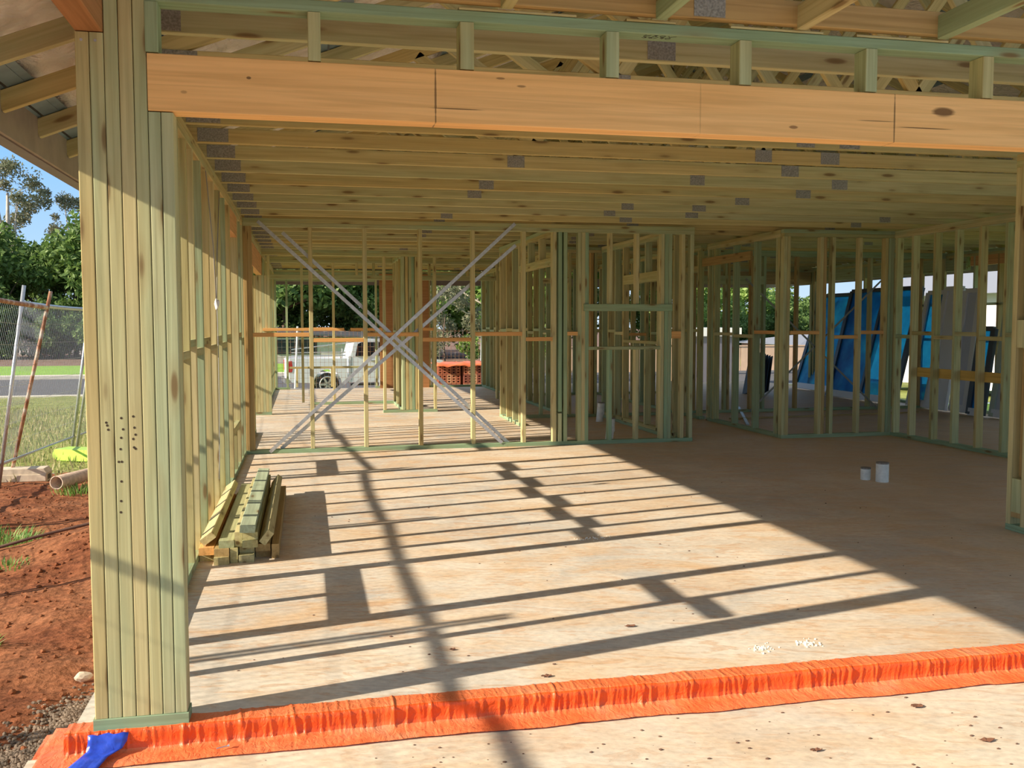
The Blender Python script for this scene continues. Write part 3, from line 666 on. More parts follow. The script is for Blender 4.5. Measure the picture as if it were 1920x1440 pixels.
# walls deeper on the right
w14=[6.05,6.58,6.63,7.03,7.25,7.83,8.45,9.16,9.6,10.1,10.55]
frame('cross frame in the right hand room with reddish studs','x',14.2,6.0,10.6,[(x,None,None,(BROWN,PINE)[i%3==1]) for i,x in enumerate(w14)],nogs=[],lintels=[(6.0,7.25,2.06,2.2)],bottom=[(6.0,10.6)])
w18=[3.98,4.3,4.62,4.95,5.27,5.6,5.92,6.25]
frame('dense far frame of dark studs behind the niche room','x',18.4,3.95,7.75,w18+[(6.6,2.1,None),(7.0,2.1,None),(7.4,),(7.7,),(6.9,.045,.95)],nogs=autonog(w18,1.33,.05),lintels=[(6.27,7.38,2.1,2.25)],sills=[(6.27,7.38,.95,.99)])
frame('inner frame crossing behind the niche room window','y',5.75,13.3,18.38,[13.4,13.9,14.4,14.9,15.4,15.9,16.4,17.0,17.6,18.3],nogs=autonog([13.4,13.9,14.4,14.9,15.4],1.33),lintels=[(13.4,14.4,2.2,2.3)])
frame('cross frame directly behind the two leaning white pipes','x',14.05,3.0,5.6,[(3.2,),(3.5,),(3.95,),(4.30,None,None,BROWN),(4.36,),(4.75,),(5.2,),(5.55,)],nogs=[(3.52,3.93,1.325),(4.38,4.73,1.325),(4.77,5.18,1.27,ORANGE)],lintels=[(3.5,3.95,2.05,2.13)])
al=frame('far back beam and posts of the open patio','x',18.5,7.8,10.6,[(10.55,)],bottom=[],lintels=[(7.8,10.5,2.25,2.51,BROWN)])
re=[10.6,11.05,11.5,12.0,12.45,12.95,13.5,13.95,14.4,14.9]
frame('outer right wall frame with high bright window gaps','y',10.55,10.3,18.5,[(y,None,None,(POST,BROWN)[i%2]) for i,y in enumerate(re)]+[(16.6,),(18.45,)],nogs=autonog(re,1.15,.0),lintels=[(10.6,13.6,2.36,2.515,LVL2),(13.7,18.4,2.3,2.515)],sills=[(10.6,14.9,1.72,1.76)],bottom=[(10.3,18.5)])
t=thing('steel_brace_pair',(7.9,14.17,.0),'crossed flat steel braces on the reddish studs of the right hand room','brace')
for a,c in (((7.0,.02),(9.5,2.3)),((6.9,2.15),(9.3,.02))):
    b=MB(); b.bar((a[0],14.17,a[1]),(c[0],14.17,c[1]),.004,.03,(0,0,1)); b.build('strap',PLATE,t)

# white stub pipes
def pvc(x,y,r,h,lean,label,z0=0.0):
    t=thing('pvc_pipe',(x,y,z0),label,'pipe','plumbing pipes rising through the slab')
    b=MB(); top=(x+lean,y,z0+h); b.tube([(x,y,z0-.05),top],[r,r],28,cap=False); b.tube([(x+lean,y,z0+h),(x+lean,y,z0+h*.4)],[r*.9,r*.9],28,cap=False); b.build('pipe_wall',PVC,t,smooth=True)
    b=MB(); b.tube([top,(x+lean,y,z0+h+.014)],[r*1.0,r*1.0],28); b.build('cut_end',PVCRIM,t)
pvc(5.135,7.72,.057,.165,0,'taller of the two white stub pipes on the shaded garage floor')
pvc(5.055,7.86,.045,.100,0,'shorter of the two white stub pipes on the shaded garage floor')
pvc(4.20,13.35,.052,.27,.03,'left leaning white pipe inside the niche room')
pvc(3.665,11.25,.050,.26,.03,'white pipe standing right behind the back wall plate')

# timber offcut stack
bd=[ # x,z,y0,y1,w,t,tilt(deg),mat
 (-.612,.0225,6.02,7.9,.09,.045,0,PALE,'flat bottom board tight against the wall plate at the left of the pile'),
 (-.612,.068,5.98,7.85,.09,.045,0,ORANGE,'orange ended flat board at the left of the pile'),
 (-.519,.0225,5.90,7.80,.088,.045,0,PALE,'lowest pale ended board at the front of the pile'),
 (-.519,.068,5.93,7.90,.088,.045,0,BROWN,'brown flat board stacked on the lowest front board'),
 (-.448,.0455,5.94,7.95,.045,.09,0,PINE,'board standing on edge in the middle of the bottom row'),
 (-.375,.0225,5.93,7.95,.09,.045,0,POST,'flat bottom board with a square of sun on its end'),
 (-.375,.068,6.00,8.0,.09,.045,0,PINE,'flat board second from the bottom under the green top board'),
 (-.280,.0225,6.06,8.05,.09,.045,0,BROWN,'dark flat board at the bottom right of the pile'),
 (-.280,.068,6.02,8.10,.09,.045,0,BROWN,'dark flat board second from the bottom at right'),
 (-.606,.1375,6.02,8.00,.09,.045,-36,PALE,'bright tilted board leaning at the left top of the pile'),
 (-.492,.1135,5.95,8.08,.09,.045,0,PINE,'flat greenish board in the sunk middle of the pile top'),
 (-.422,.137,5.97,8.10,.045,.09,0,PINE,'narrow board on edge between the pile top boards'),
 (-.352,.1135,5.93,8.15,.09,.045,0,PINE,'flat board two below the pale green topmost board'),
 (-.352,.159,5.95,8.20,.09,.045,0,PINE,'board directly under the pale green topmost board'),
 (-.365,.207,5.92,8.25,.09,.045,4,MINT,'pale green topmost board of the pile'),
 (-.255,.142,5.96,8.15,.09,.045,-52,PALE,'slanted board propped on the right flank of the pile'),
 (-.205,.0455,6.0,8.15,.045,.09,0,BROWN,'rightmost board on edge on the dark flank of the pile')]
for x,z,y0,y1,w_,t_,tl,mt,l in bd:
    a=math.radians(tl); o=timber('timber_offcut',mt,None,(x,y0,z),(x+.0,y1,z),w_,t_,(math.sin(a),0,math.cos(a)))
    tag(o,l,'board','offcut boards piled by the left wall')

# ------------------------------------------------------------------ roof trusses
RX0,RX1,AP=-1.29,11.13,4.92
SL=.40
def zb(x): return 2.389+SL*((x-RX0) if x<=AP else (2*AP-x-RX0))
def truss(y,label,first=False):
    t=thing('roof_truss',(-.75,y,PT),label,'roof truss','roof trusses')
    zc=PT+.047 if not first else 2.634+.047
    mt=CHORD if not first else BROWN
    timber('bottom_chord',mt,t,(-.78,y,zc),(10.5,y,zc),.04,.094)
    nrm=Vector((-SL,0,1)).normalized(); k=.045
    xs0=RX0 if not first else -.50
    timber('top_chord',CHORD,t,Vector((xs0,y,zb(xs0)))+nrm*k,Vector((AP,y,zb(AP)))+nrm*k,.035,.09,nrm)
    nr2=Vector((SL,0,1)).normalized()
    timber('top_chord',CHORD,t,Vector((RX1,y,zb(RX1)))+nr2*k,Vector((AP,y,zb(AP)))+nr2*k,.035,.09,nr2)
    bx=[1.55,3.25,6.6,8.3]; txs=[.75,2.4,AP,7.45,9.1]
    seg=[(txs[0],bx[0]),(txs[1],bx[0]),(txs[1],bx[1]),(AP,bx[1]),(AP,bx[2]),(txs[3],bx[2]),(txs[3],bx[3]),(txs[4],bx[3])]
    for a,c in seg: timber('web',CHORD,t,(c,y,zc+.02),(a,y,zb(a)+.02),.035,.07)
    rp=random.Random(int(y*100))
    for x in ((-.56,.19),(rp.choice((1.55,3.25)),.13),(rp.uniform(3.4,4.6),.15),(rp.choice((6.6,8.3)),.14)):
        wd=x[1]; b=MB(); b.box(x[0]-wd/2,x[0]+wd/2,y-.0225,y-.0205,zc-.040,zc+.045); b.build('nail_plate',PLATE,t)
    return t
ORD=['first','second','third','fourth','fifth','sixth','seventh','eighth','ninth','tenth','eleventh','twelfth','thirteenth','fourteenth','fifteenth','sixteenth','seventeenth','eighteenth','nineteenth','twentieth']
for i,y in enumerate([4.06+.595*k for k in range(12)]):
    truss(y,'%s roof truss behind the long orange beam, over the garage'%ORD[i])
for i,y in enumerate([4.06+.595*k for k in range(12,29)]):
    truss(y,'%s roof truss beyond the steel-braced back wall, counted away from the garage'%ORD[i])
truss(3.548,'brown bottom-chord roof truss directly above the orange beam',True)
for i,x in enumerate((.745,1.352,1.945,2.575,3.2,3.8)):
    o=timber('porch_joist',(PINE,GREEN,PINE,GREEN)[i%4],None,(x,3.528,2.665),(x,1.0,2.665),.045,.095)
    tag(o,('porch joist off the left of the three visible above the orange beam','leftmost short pale joist seen reaching over the orange beam','middle pale joist reaching forward over the orange beam','long pale-edged joist at the top right corner','porch joist just beyond the right picture edge','outermost porch joist beyond the right edge')[i],'joist','porch joists')
for i,y in enumerate((2.90,2.30,1.70,1.05)):
    nrm=Vector((-SL,0,1)).normalized()
    o=timber('rafter',PINE,None,Vector((RX0,y,zb(RX0)))+nrm*.045,Vector((AP,y,zb(AP)))+nrm*.045,.035,.09,nrm)
    tag(o,'%s porch rafter forward of the corner post'%ORD[i],'rafter','porch rafters')
# battens, foil, roofing
YR0,YR1=.95,21.75
def zs(x,off): return zb(x)+.097+off
bt=thing('roof_battens',(RX0,YR0,2.4),'bluish steel roof battens across the rafters','battens','roof battens')
k=0; x=RX0+.05
i=0
while x<AP:
    b=MB(); b.bar((x,YR0,zs(x,.022)),(x,YR1,zs(x,.022)),.075,.036,(-SL,0,1)); b.bar((x+.06,YR0,zs(x+.06,.006)),(x+.06,YR1,zs(x+.06,.006)),.04,.003,(-SL,0,1)); b.bar((x-.06,YR0,zs(x-.06,.006)),(x-.06,YR1,zs(x-.06,.006)),.04,.003,(-SL,0,1)); b.build('batten',BATTEN,bt)
    xr=2*AP-x; b=MB(); b.bar((xr,YR0,zs(xr,.022)),(xr,YR1,zs(xr,.022)),.075,.036,(SL,0,1)); b.build('batten',BATTEN,bt)
    x+=.55 if i==0 else .88; i+=1
rf=thing('roof',(AP,YR0,4.9),'pitched roof skin of foil sarking and steel sheets','roof',kind='structure')
for sgn in (-1,1):
    b=MB(); nx_,ny_=70,260; xa=RX0-.03 if sgn<0 else AP; xb=AP if sgn<0 else RX1+.03
    for j in range(ny_+1):
        for i in range(nx_+1):
            x=xa+(xb-xa)*i/nx_; y=YR0+(YR1-YR0)*j/ny_
            b.v.append((x,y,zs(x,.062)+.012*hashn(x*1.5,y*1.5,2.4)-.010*(1-abs(math.sin((y-4.06)/.595*math.pi)))))
    for j in range(ny_):
        for i in range(nx_):
            a=j*(nx_+1)+i; b.f.append((a,a+1,a+nx_+2,a+nx_+1)); b.mi.append(0)
    b.build('foil_sarking',FOIL,rf,smooth=True)
    b=MB(); n0=0; ny_=420
    for j in range(ny_+1):
        y=YR0+(YR1-YR0)*j/ny_
        for x in ((RX0-.10,AP) if sgn<0 else (AP,RX1+.10)): b.v.append((x,y,zs(x,.10)+.008*math.cos(j*math.pi*.5)))
    for j in range(ny_): b.f.append((2*j,2*j+1,2*j+3,2*j+2)); b.mi.append(0)
    b.build('roof_sheet',simple('grey_roof_sheet',(.24,.25,.26),.5,.2),rf)
# gable closing sheets (dark building wrap at the far end)
m=MB(); m.prism([(-.78,2.62),(10.6,2.62),(AP,4.85)],'y',21.42,21.45); m.build('gable_wrap',simple('gable_board',(.20,.17,.14),.8),rf)
for sgn,xe in ((-1,-1.315),(1,11.155)):
    t=rf
    m=MB(); 
    m.box(min(xe,xe-sgn*.018),max(xe,xe-sgn*.018),YR0,YR1,2.300,2.535); m.build('fascia_board',FASCIA,t)
    m=MB(); xo=xe+sgn*.085
    m.prism([(xe+sgn*.002,2.305),(xo,2.317),(xo,2.425),(xo+sgn*.012,2.427),(xo+sgn*.012,2.307),(xe+sgn*.002,2.293)],'y',YR0,YR1); m.build('gutter',FASCD,t)
m=MB(); m.box(-1.3,11.1,21.74,21.78,2.30,2.48); tag(m.build('eave_trim',FASCD,origin=(4.9,21.76,2.3)),'dark eave edge above the far street side opening','fascia')
# ------------------------------------------------------------------ temporary fence along the left side
def fence_panel(y0,y1,xb,xt,ztop,label,mtop,mpost,zb_=None,slope=(0,0),mats=None):
    """leaning panel: posts from (xb, ground) to (xt, ztop)"""
    zg0=gz(xb,y0)+.12; t=thing('temporary_fence_panel',(xb,y0,zg0),label,'fence','temporary fence panels')
    za,zc=ztop+slope[0],ztop+slope[1]
    z0,z1=zg0,gz(xb,y1)+.12
    def pt(y,u,za_=None):   # u 0..1 bottom..top rail
        f=(y-y0)/(y1-y0); zz0=z0+(z1-z0)*f; zt_=za+(zc-za)*f
        return (xb+(xt-xb)*u,y,zz0+(zt_-zz0)*u)
    b=MB(); pts=[pt(y0+(y1-y0)*k/8,1) for k in range(9)]; pts=[(p[0],p[1],p[2]-.012*math.sin(math.pi*k/8)) for k,p in enumerate(pts)]
    b.tube(pts,.024,12); b.build('top_rail',mtop,t,smooth=True)
    b=MB(); b.tube([pt(y0,.07),pt(y1,.07)],.015,10); b.build('bottom_rail',STEEL,t,smooth=True)
    for k,y in enumerate((y0,y1)):
        b=MB(); b.tube([pt(y,-.06),pt(y,1.10)],.021,12); b.build('post',mpost[k],t,smooth=True)
    b=MB(); n=int((y1-y0)/.06)
    for i in range(1,n):
        y=y0+(y1-y0)*i/n; b.bar(pt(y,.07),pt(y,1),.0026)
    for i in range(1,8): 
        u=.07+.93*i/8; b.bar(pt(y0,u),pt(y1,u),.003)
    b.build('wire_mesh',STEEL,t)
    return t
fence_panel(1.20,3.645,-3.22,-2.93,1.73,'temporary fence panel out of frame beside the camera',RUSTY,(STEEL,STEEL))
fence_panel(3.695,6.105,-3.22,-2.93,1.73,'temporary fence panel out of frame, second from the camera',RUSTY,(STEEL,STEEL))
fence_panel(6.155,8.60,-3.22,-2.96,1.73,'temporary fence panel just left of the frame',RUSTY,(STEEL,STEEL))
fence_panel(8.65,11.85,-3.33,-2.90,1.72,'rusty-topped temporary fence panel leaning at the left edge',RUSTY,(STEEL,RUSTY),slope=(.02,-.085))
fence_panel(11.30,14.6,-3.30,-3.02,1.70,'galvanised temporary fence panel mostly hidden behind the rusty one',STEEL,(STEEL,STEEL),slope=(-.02,-.05))
for y0,y1 in ((14.9,17.9),(18.0,21.0)):
    fence_panel(y0,y1,-3.3,-3.0,1.55,'galvanised fence panel seen through the studs, %s'%('nearer one' if y0<15 else 'farther one'),STEEL,(STEEL,STEEL))
# concrete foot
def foot(name,mat,x0,x1,y,w_,h,label,hole=True,yaw=0):
    b=MB(); z=gz((x0+x1)/2,y)+.0
    b.prism([(x0,z),(x1,z),(x1,z+h*.62),(x1-.03,z+h),(x0+.03,z+h),(x0,z+h*.62)],'y',y-w_/2,y+w_/2)
    b.box(x0+.02,x1-.01,y-w_/2-.012,y-w_/2,z+.01,z+h*.55)
    o=b.build(name,mat,origin=((x0+x1)/2,y,z)); o.rotation_euler=(0,0,yaw)
    if hole:
        c=MB(); c.box(x1-.002,x1+.001,y-w_*.28,y+w_*.28,z+.02,z+h*.5); p=c.build('lift_slot',DARK,o,origin=((x0+x1)/2,y,z)); p.location=(0,0,0)
    return tag(o,label,'fence foot')
CONC=simple('pale_concrete_foot',(.66,.56,.42),.85,0,.18,14,.3); LIME=simple('lime_plastic',(.52,.80,.12),.4,0,.08,10)
foot('fence_foot',CONC,-3.72,-2.92,11.78,.24,.15,'weathered concrete fence foot with slotted end at the left edge')
foot('fence_foot',LIME,-3.35,-2.72,13.85,.30,.16,'nearer lime green plastic fence foot by the corner post',True,-.45)
foot('fence_foot',LIME,-3.35,-2.5,15.9,.26,.18,'farther lime green plastic fence foot behind the nearer one',False,.15)
# drain pipe in the trench
px,py=-2.55,10.55; pz=gz(px,py)+.12
b=MB(); b.tube([(px,py,pz),(px+.25,py+.9,pz-.03)],[.072,.072],28,cap=False); b.tube([(px,py,pz),(px+.22,py+.8,pz-.03)],[.062,.062],28,cap=False)
n0=len(b.v)
for k in range(28):
    a=k; c=(k+1)%28; b.f.append((a,c,56+c,56+a)); b.mi.append(0)
tag(b.build('drain_pipe',simple('muddy_pvc',(.62,.46,.34),.6,0,.2,20),smooth=True,origin=(px,py,pz)),'open ended muddy drain pipe poking out of the red soil','pipe')
b=MB(); b.tube([(-2.5,7.3,gz(-2.5,7.3)+.03),(-2.0,7.6,gz(-2.0,7.6)+.03),(-1.4,7.65,gz(-1.4,7.65)+.03),(-1.0,7.7,gz(-1,7.7)+.03)],.012,8)
tag(b.build('conduit',simple('soil_stained_cable',(.12,.06,.04),.8),smooth=True,origin=(-1.6,7.6,-.2)),'thin dark cable half buried in the orange soil mound','cable')

# ------------------------------------------------------------------ trees
def foliage(seed,n,rad,leaf,clumps,flat=.75,hollow=.4):
    rr=random.Random(seed); b=MB(); cs=[]
    for i in range(clumps):
        th=rr.uniform(0,6.283); ph=math.acos(rr.uniform(-.65,1)); q=rad*(hollow+(1-hollow)*rr.random()**.4)
        cs.append((q*math.sin(ph)*math.cos(th),q*math.sin(ph)*math.sin(th),q*math.cos(ph)*flat,rr.uniform(.16,.34)*rad))
    for i in range(n):
        cx,cy,cz,cr=cs[rr.randrange(clumps)]
        v=Vector((rr.gauss(0,1),rr.gauss(0,1),rr.gauss(0,.8))).normalized()*cr*rr.random()**.45
        c=Vector((cx,cy,cz))+v; a=Vector((rr.gauss(0,1),rr.gauss(0,1),rr.gauss(0,1))).normalized(); u=a.cross(Vector((rr.gauss(0,1),rr.gauss(0,1),rr.gauss(0,1)))).normalized(); s_=leaf*rr.uniform(.5,1.3)
        n0=len(b.v); b.v+=[tuple(c-a*s_),tuple(c+u*s_*.45),tuple(c+a*s_),tuple(c-u*s_*.45)]; b.f.append((n0,n0+1,n0+2,n0+3)); b.mi.append(0)
    me=bpy.data.meshes.new('foliage'); me.from_pydata(b.v,[],b.f); return me,cs
FO={}
for key,(sd,n,lf,cl,mt,fl,ho) in {'dense':(1,12000,.058,46,LEAF,.8,.35),'dense2':(2,12000,.055,44,LEAF,.7,.4),'open':(3,6500,.045,30,LEAFG,.95,.62),'bright':(4,9000,.058,34,LEAFL,.75,.4),'open2':(5,6500,.045,26,LEAFG,1.0,.6)}.items():
    me,cs=foliage(sd,n,1.0,lf,cl,fl,ho); me.materials.append(mt); FO[key]=(me,cs)
def tree(x,y,h,r,key,label,cat='tree',trunk=BARK,z=None,group='trees beyond the building site',yaw=0,tr=.02):
    z=-.85 if z is None else z
    t=thing('tree' if cat=='tree' else 'shrub',(x,y,z),label,cat,group)
    me,cs=FO[key]; o=bpy.data.objects.new('foliage',me); COL.objects.link(o); o.parent=t; o.location=(0,0,h-r*.85); o.scale=(r,r,r); o.rotation_euler=(0,0,yaw)
    b=MB(); top=Vector((.06*r,0,h-r*.8)); rr=random.Random(int(x*10)); k=h*tr
    b.tube([(x,y,z),(x+.05*r,y,z+h*.25),(x+.02*r,y,z+h*.5),(x+top.x,y,z+h-r*.55)],[k*1.3,k,k*.8,k*.35],8)
    ca,sa=math.cos(yaw),math.sin(yaw)
    for c in cs[:9]:
        s0=Vector((x+.04*r,y,z+h*rr.uniform(.30,.55))); e=Vector((x+(c[0]*ca-c[1]*sa)*r,y+(c[0]*sa+c[1]*ca)*r,z+h-r*.85+c[2]*r)); m_=(s0+e)/2+Vector((0,0,-.1*r))
        b.tube([s0,m_,e],[k*.5,k*.32,k*.1],6)
    b.build('trunk',trunk,t,smooth=True,origin=(x,y,z))
    return t
TL=[ # px column, depth, height, radius, type, label
 (-21.2,76,13.4,3.0,'open','tall sparse grey-leaved gum tree against the sky at far left'),
 (-17.0,78,11.6,2.1,'open2','second sparse gum tree rising just left of the corner post'),
 (-20.9,70,8.9,3.9,'dense','dense round dark green tree at the left picture edge'),
 (-17.9,72,7.9,3.2,'dense2','dense green tree under the tall sparse gum'),
 (-15.4,70,7.4,3.0,'dense','dark bushy tree right behind the galvanised fence top'),
 (-11.5,68,10.5,4.6,'dense2','dense tree hidden mostly behind the corner post'),
 (-6.5,72,10.0,5.2,'dense','dense tree seen past the far six-stud pier'),
 (-1.5,62,9.4,4.8,'dense2','broad green tree in the left part of the far opening'),
 (3.0,66,9.4,4.9,'bright','light green tree in the middle of the far opening'),
 (7.2,64,9.6,5.0,'dense','dark green tree right of centre in the far opening'),
 (11.0,58,8.6,4.4,'bright','bright leafy tree above the brick pallet'),
 (14.2,62,9.5,4.8,'dense2','dark tree right of the brick pallet'),
 (19.5,60,9.5,4.8,'dense','tree hidden behind the dense frames'),
 (26,64,5.6,3.3,'bright','sunny tree seen through the niche window'),
 (31.5,66,5.9,3.6,'bright','sunny tree seen through the dark doorway'),
 (36.5,68,4.9,3.4,'dense2','low tree in the first gap right of the doorway'),
 (41.0,70,4.3,3.0,'bright','pale green tree in the second gap right of the doorway'),
 (46.5,72,4.4,3.2,'dense','low dark tree left of the leaning glass frames'),
 (52,74,4.6,3.3,'bright','low tree behind the leaning glass frames')]
for i,(x,y,h,r,k,l) in enumerate(TL):
    tree(x,y,h,r,k,l,yaw=i*1.3,trunk=BARKP if k.startswith('open') or k=='bright' else BARK)
SH=[(-24,66),(-21.8,67),(-19.6,66),(-17.6,67),(-15.6,66),(-13.4,67),(-11,61),(-7,60),(-3.3,58),(.5,60),(4.2,58),(8,60),(12,57),(16,59),(22,60),(28,62),(34,62),(40,64),(46,64),(52,66)]
for i,(x,y) in enumerate(SH):
    mid=-8<x<17
    tree(x,y+(4 if mid else 0),(5.0 if mid else 3.3)+.5*(i%3),(3.0 if mid else 2.2)+.25*(i%2),('dense','dense2')[i%2],'dark understorey shrub, %s counted from the left'%ORD[i],cat='shrub',group='understorey shrubs below the trees',yaw=i*2.1,tr=.012)
tree(7.6,36.5,2.9,1.6,'bright','scrubby sunlit bush behind the brick pallet',cat='shrub',group='bushes by the street',z=-.9,tr=.01)
tree(5.3,37.5,3.6,1.7,'open','grey twiggy bush left of the brick pallet',cat='shrub',group='bushes by the street',z=-.9,tr=.01)
# pale gum trunk by the brick pallet
b=MB(); b.tube([(9.6,50,-.85),(9.8,50,2),(9.5,50,5),(9.9,50,9)],[.28,.24,.2,.1],10); b.tube([(9.6,50,3.2),(8.9,50,5.2),(8.6,50,7)],[.13,.09,.04],8); b.tube([(9.6,50,4.2),(10.4,50,6.2)],[.11,.05],8)
tag(b.build('gum_trunk',BARKP,smooth=True,origin=(9.6,50,-.85)),'pale twisted gum trunk beyond the brick pallet','tree trunk')

# ------------------------------------------------------------------ far left: excavator end, stakes, person
YEL=simple('excavator_orange',(.85,.36,.05),.4)
ex=thing('excavator',(-23.1,80,-.85),'small orange excavator partly cut by the left edge','excavator')
def exb(n,mat,boxes,tubes=()):
    b=MB()
    for q in boxes: b.box(-23.1+q[0],-23.1+q[1],80+q[2],80+q[3],-.85+q[4],-.85+q[5])
    for (a,c,r) in tubes: b.tube([(-23.1+a[0],80+a[1],-.85+a[2]),(-23.1+c[0],80+c[1],-.85+c[2])],[r,r],10)
    return b.build(n,mat,ex)
exb('track',DARK,[(-1.3,1.3,-.9,-.5,0,.55)],[((-1.3,-.7,.28),(-1.3,-.5,.28),.27)]); exb('track',DARK,[(-1.3,1.3,.5,.9,0,.55)])
exb('counterweight',YEL,[(.3,1.5,-.8,.8,.65,1.5)]); exb('cab',simple('cab_white',(.7,.7,.7),.4),[(-.9,.25,-.8,.1,.65,2.1)]); exb('cab_window',GLASSD,[(-.8,.15,-.83,-.8,1.2,1.95)])
exb('boom',YEL,[],[((-.8,.4,1.2),(-2.6,.4,3.0),.16),((-2.6,.4,3.0),(-4.0,.4,1.4),.12)]); exb('bucket',DARK,[(-4.4,-3.6,.1,.7,.9,1.5)])
for i,(x,y,h) in enumerate(((-20.30,74,.85),(-20.05,74.2,.8),(-19.7,74,.75),(-19.40,73.5,.9),(-16.5,74,.8),(-16.25,75,.7))):
    b=MB(); b.bar((x,y,-.85),(x+.04*(i%3-1),y,-.85+h),.16,.10,(0,1,0)); tag(b.build('marker_post',WHITE,origin=(x,y,-.85)),'white marker post beyond the street, %s from the left'%ORD[i],'post','white posts beyond the street')
# person standing in the distance
pr=thing('person',(-17.6,76,-.85),'distant person in dark shirt and shorts standing beyond the fence','person')
SKIN=simple('skin',(.55,.34,.24),.6)
PV=[(0,0,.95),(0,0,1.15),(0,0,1.38),(0,0,1.50),(0,-.01,1.60),(0,-.01,1.70),(-.19,0,1.40),(-.26,-.03,1.14),(-.22,-.14,.92),(.19,0,1.40),(.27,-.02,1.14),(.24,-.12,.92),(-.10,0,.90),(-.12,-.02,.50),(-.13,.03,.10),(-.13,-.10,.04),(.10,0,.90),(.13,-.03,.50),(.15,.04,.10),(.15,-.09,.04),
    (-.215,-.18,.86),(.235,-.16,.86)]
PE=[(0,1),(1,2),(2,3),(3,4),(4,5),(2,6),(6,7),(7,8),(2,9),(9,10),(10,11),(0,12),(12,13),(13,14),(14,15),(0,16),(16,17),(17,18),(18,19),(8,20),(11,21)]
PR=[.13,.12,.13,.055,.095,.09,.06,.045,.035,.06,.045,.035,.09,.06,.042,.04,.09,.06,.042,.04,.025,.025]
def skin2(name,V,E,Rr,mat,parent):
    me=bpy.data.meshes.new(name); me.from_pydata(V,E,[]); me.materials.append(mat)
    o=bpy.data.objects.new(name,me); COL.objects.link(o); o.parent=parent
    bm=bmesh.new(); bm.from_mesh(me); ly=bm.verts.layers.skin.verify()
    for v,r in zip(bm.verts,Rr): v[ly].radius=(r,r); 
    bm.verts.ensure_lookup_table(); bm.verts[0][ly].use_root=True; bm.to_mesh(me); bm.free()
    o.modifiers.new('skin','SKIN'); q=o.modifiers.new('sub','SUBSURF'); q.levels=2; q.render_levels=2; return o
skin2('body',PV,PE,PR,SKIN,pr)
SHIRT=simple('navy_cloth',(.02,.025,.05),.8)
skin2('shirt',[(0,0,.98),(0,0,1.18),(0,0,1.40),(-.20,0,1.41),(-.25,-.02,1.22),(.20,0,1.41),(.26,-.02,1.22)],[(0,1),(1,2),(2,3),(3,4),(2,5),(5,6)],[.155,.145,.15,.08,.065,.08,.065],SHIRT,pr)
skin2('shorts',[(0,0,.98),(-.10,0,.88),(-.12,-.01,.58),(.10,0,.88),(.13,-.01,.58)],[(0,1),(1,2),(0,3),(3,4)],[.15,.115,.09,.115,.09],SHIRT,pr)
b=MB(); b.blob((-17.6,76-.005,-.85+1.70),.105,seed=2,sq=(.95,1.05,.7),sub=2,jit=.03); b.build('hair',simple('dark_hair',(.03,.02,.015),.8),pr)

# ------------------------------------------------------------------ white utility truck
ute=thing('utility_truck',(0,0,0),'white dual cab pickup truck parked on the street beyond the far opening','truck')
def ub(name,mat,fn,smooth=False):
    b=MB(); fn(b); o=b.build(name,mat,ute,smooth=smooth); return o
def arch(cx,r,zc,n=10,rev=False):
    p=[(cx+r*math.cos(math.pi*k/n),zc+r*math.sin(math.pi*k/n)) for k in range(n+1)]
    return p[::-1] if not rev else p
# local: x length 0 (tail) .. 5.2 (nose), y 0..1.8 width, z up from ground 0
rear,front=1.22,4.25
tub=[(0.02,.55),(0.0,1.12),(.05,1.22),(1.86,1.20),(1.86,.42),(rear+.44,.42)]+[(rear+.44*math.cos(math.pi*k/12),.42+.44*math.sin(math.pi*k/12)) for k in range(1,12)]+[(rear-.44,.42),(.1,.45)]
ub('tray_side',CARW,lambda b:(b.prism(tub,'y',0,.07),b.prism(tub,'y',1.73,1.80),b.box(0,.06,.07,1.73,.55,1.18),b.box(.06,1.8,.07,1.73,.62,.70)))
cabp=[(1.90,.42),(1.90,1.22),(1.98,1.30),(2.10,1.74),(2.25,1.82),(3.25,1.80),(3.45,1.70),(4.02,1.22),(5.02,1.10),(5.18,.95),(5.18,.48),(front+.44,.42)]+[(front+.44*math.cos(math.pi*k/12),.42+.44*math.sin(math.pi*k/12)) for k in range(1,12)]+[(front-.44,.42)]
ub('cab_body',CARW,lambda b:b.prism(cabp,'y',0.02,1.78))
def win(name,pts):
    ub(name,GLASSD,lambda b:b.prism(pts,'y',-.004,.03)); ub(name,GLASSD,lambda b:b.prism(pts,'y',1.77,1.804))
win('side_window',[(2.12,1.27),(2.20,1.66),(2.32,1.72),(2.80,1.72),(2.80,1.27)]); win('side_window',[(2.88,1.27),(2.88,1.72),(3.22,1.71),(3.36,1.64),(3.78,1.27)])
ub('door_seam',DARK,lambda b:(b.box(2.84,2.85,.012,.02,.5,1.74),b.box(1.98,1.99,.012,.02,.5,1.25),b.box(3.86,3.87,.012,.02,.5,1.2)))
ub('door_handle',STEEL,lambda b:(b.box(2.62,2.78,-.01,.02,1.10,1.14),b.box(3.62,3.78,-.01,.02,1.10,1.14)))
ub('tail_light',RED,lambda b:(b.prism([(-.015,.78),(-.015,1.12),(.10,1.14),(.13,.9),(.10,.78)],'y',-.01,.14),b.prism([(-.015,.78),(-.015,1.12),(.10,1.14),(.13,.9),(.10,.78)],'y',1.66,1.81)))
ub('rear_bumper',simple('chrome_bumper',(.5,.5,.52),.25,.8),lambda b:b.box(-.10,.05,.1,1.7,.42,.58))
ub('step_bar',DARK,lambda b:b.tube([(1.95,-.03,.36),(3.7,-.03,.36)],.04,10))
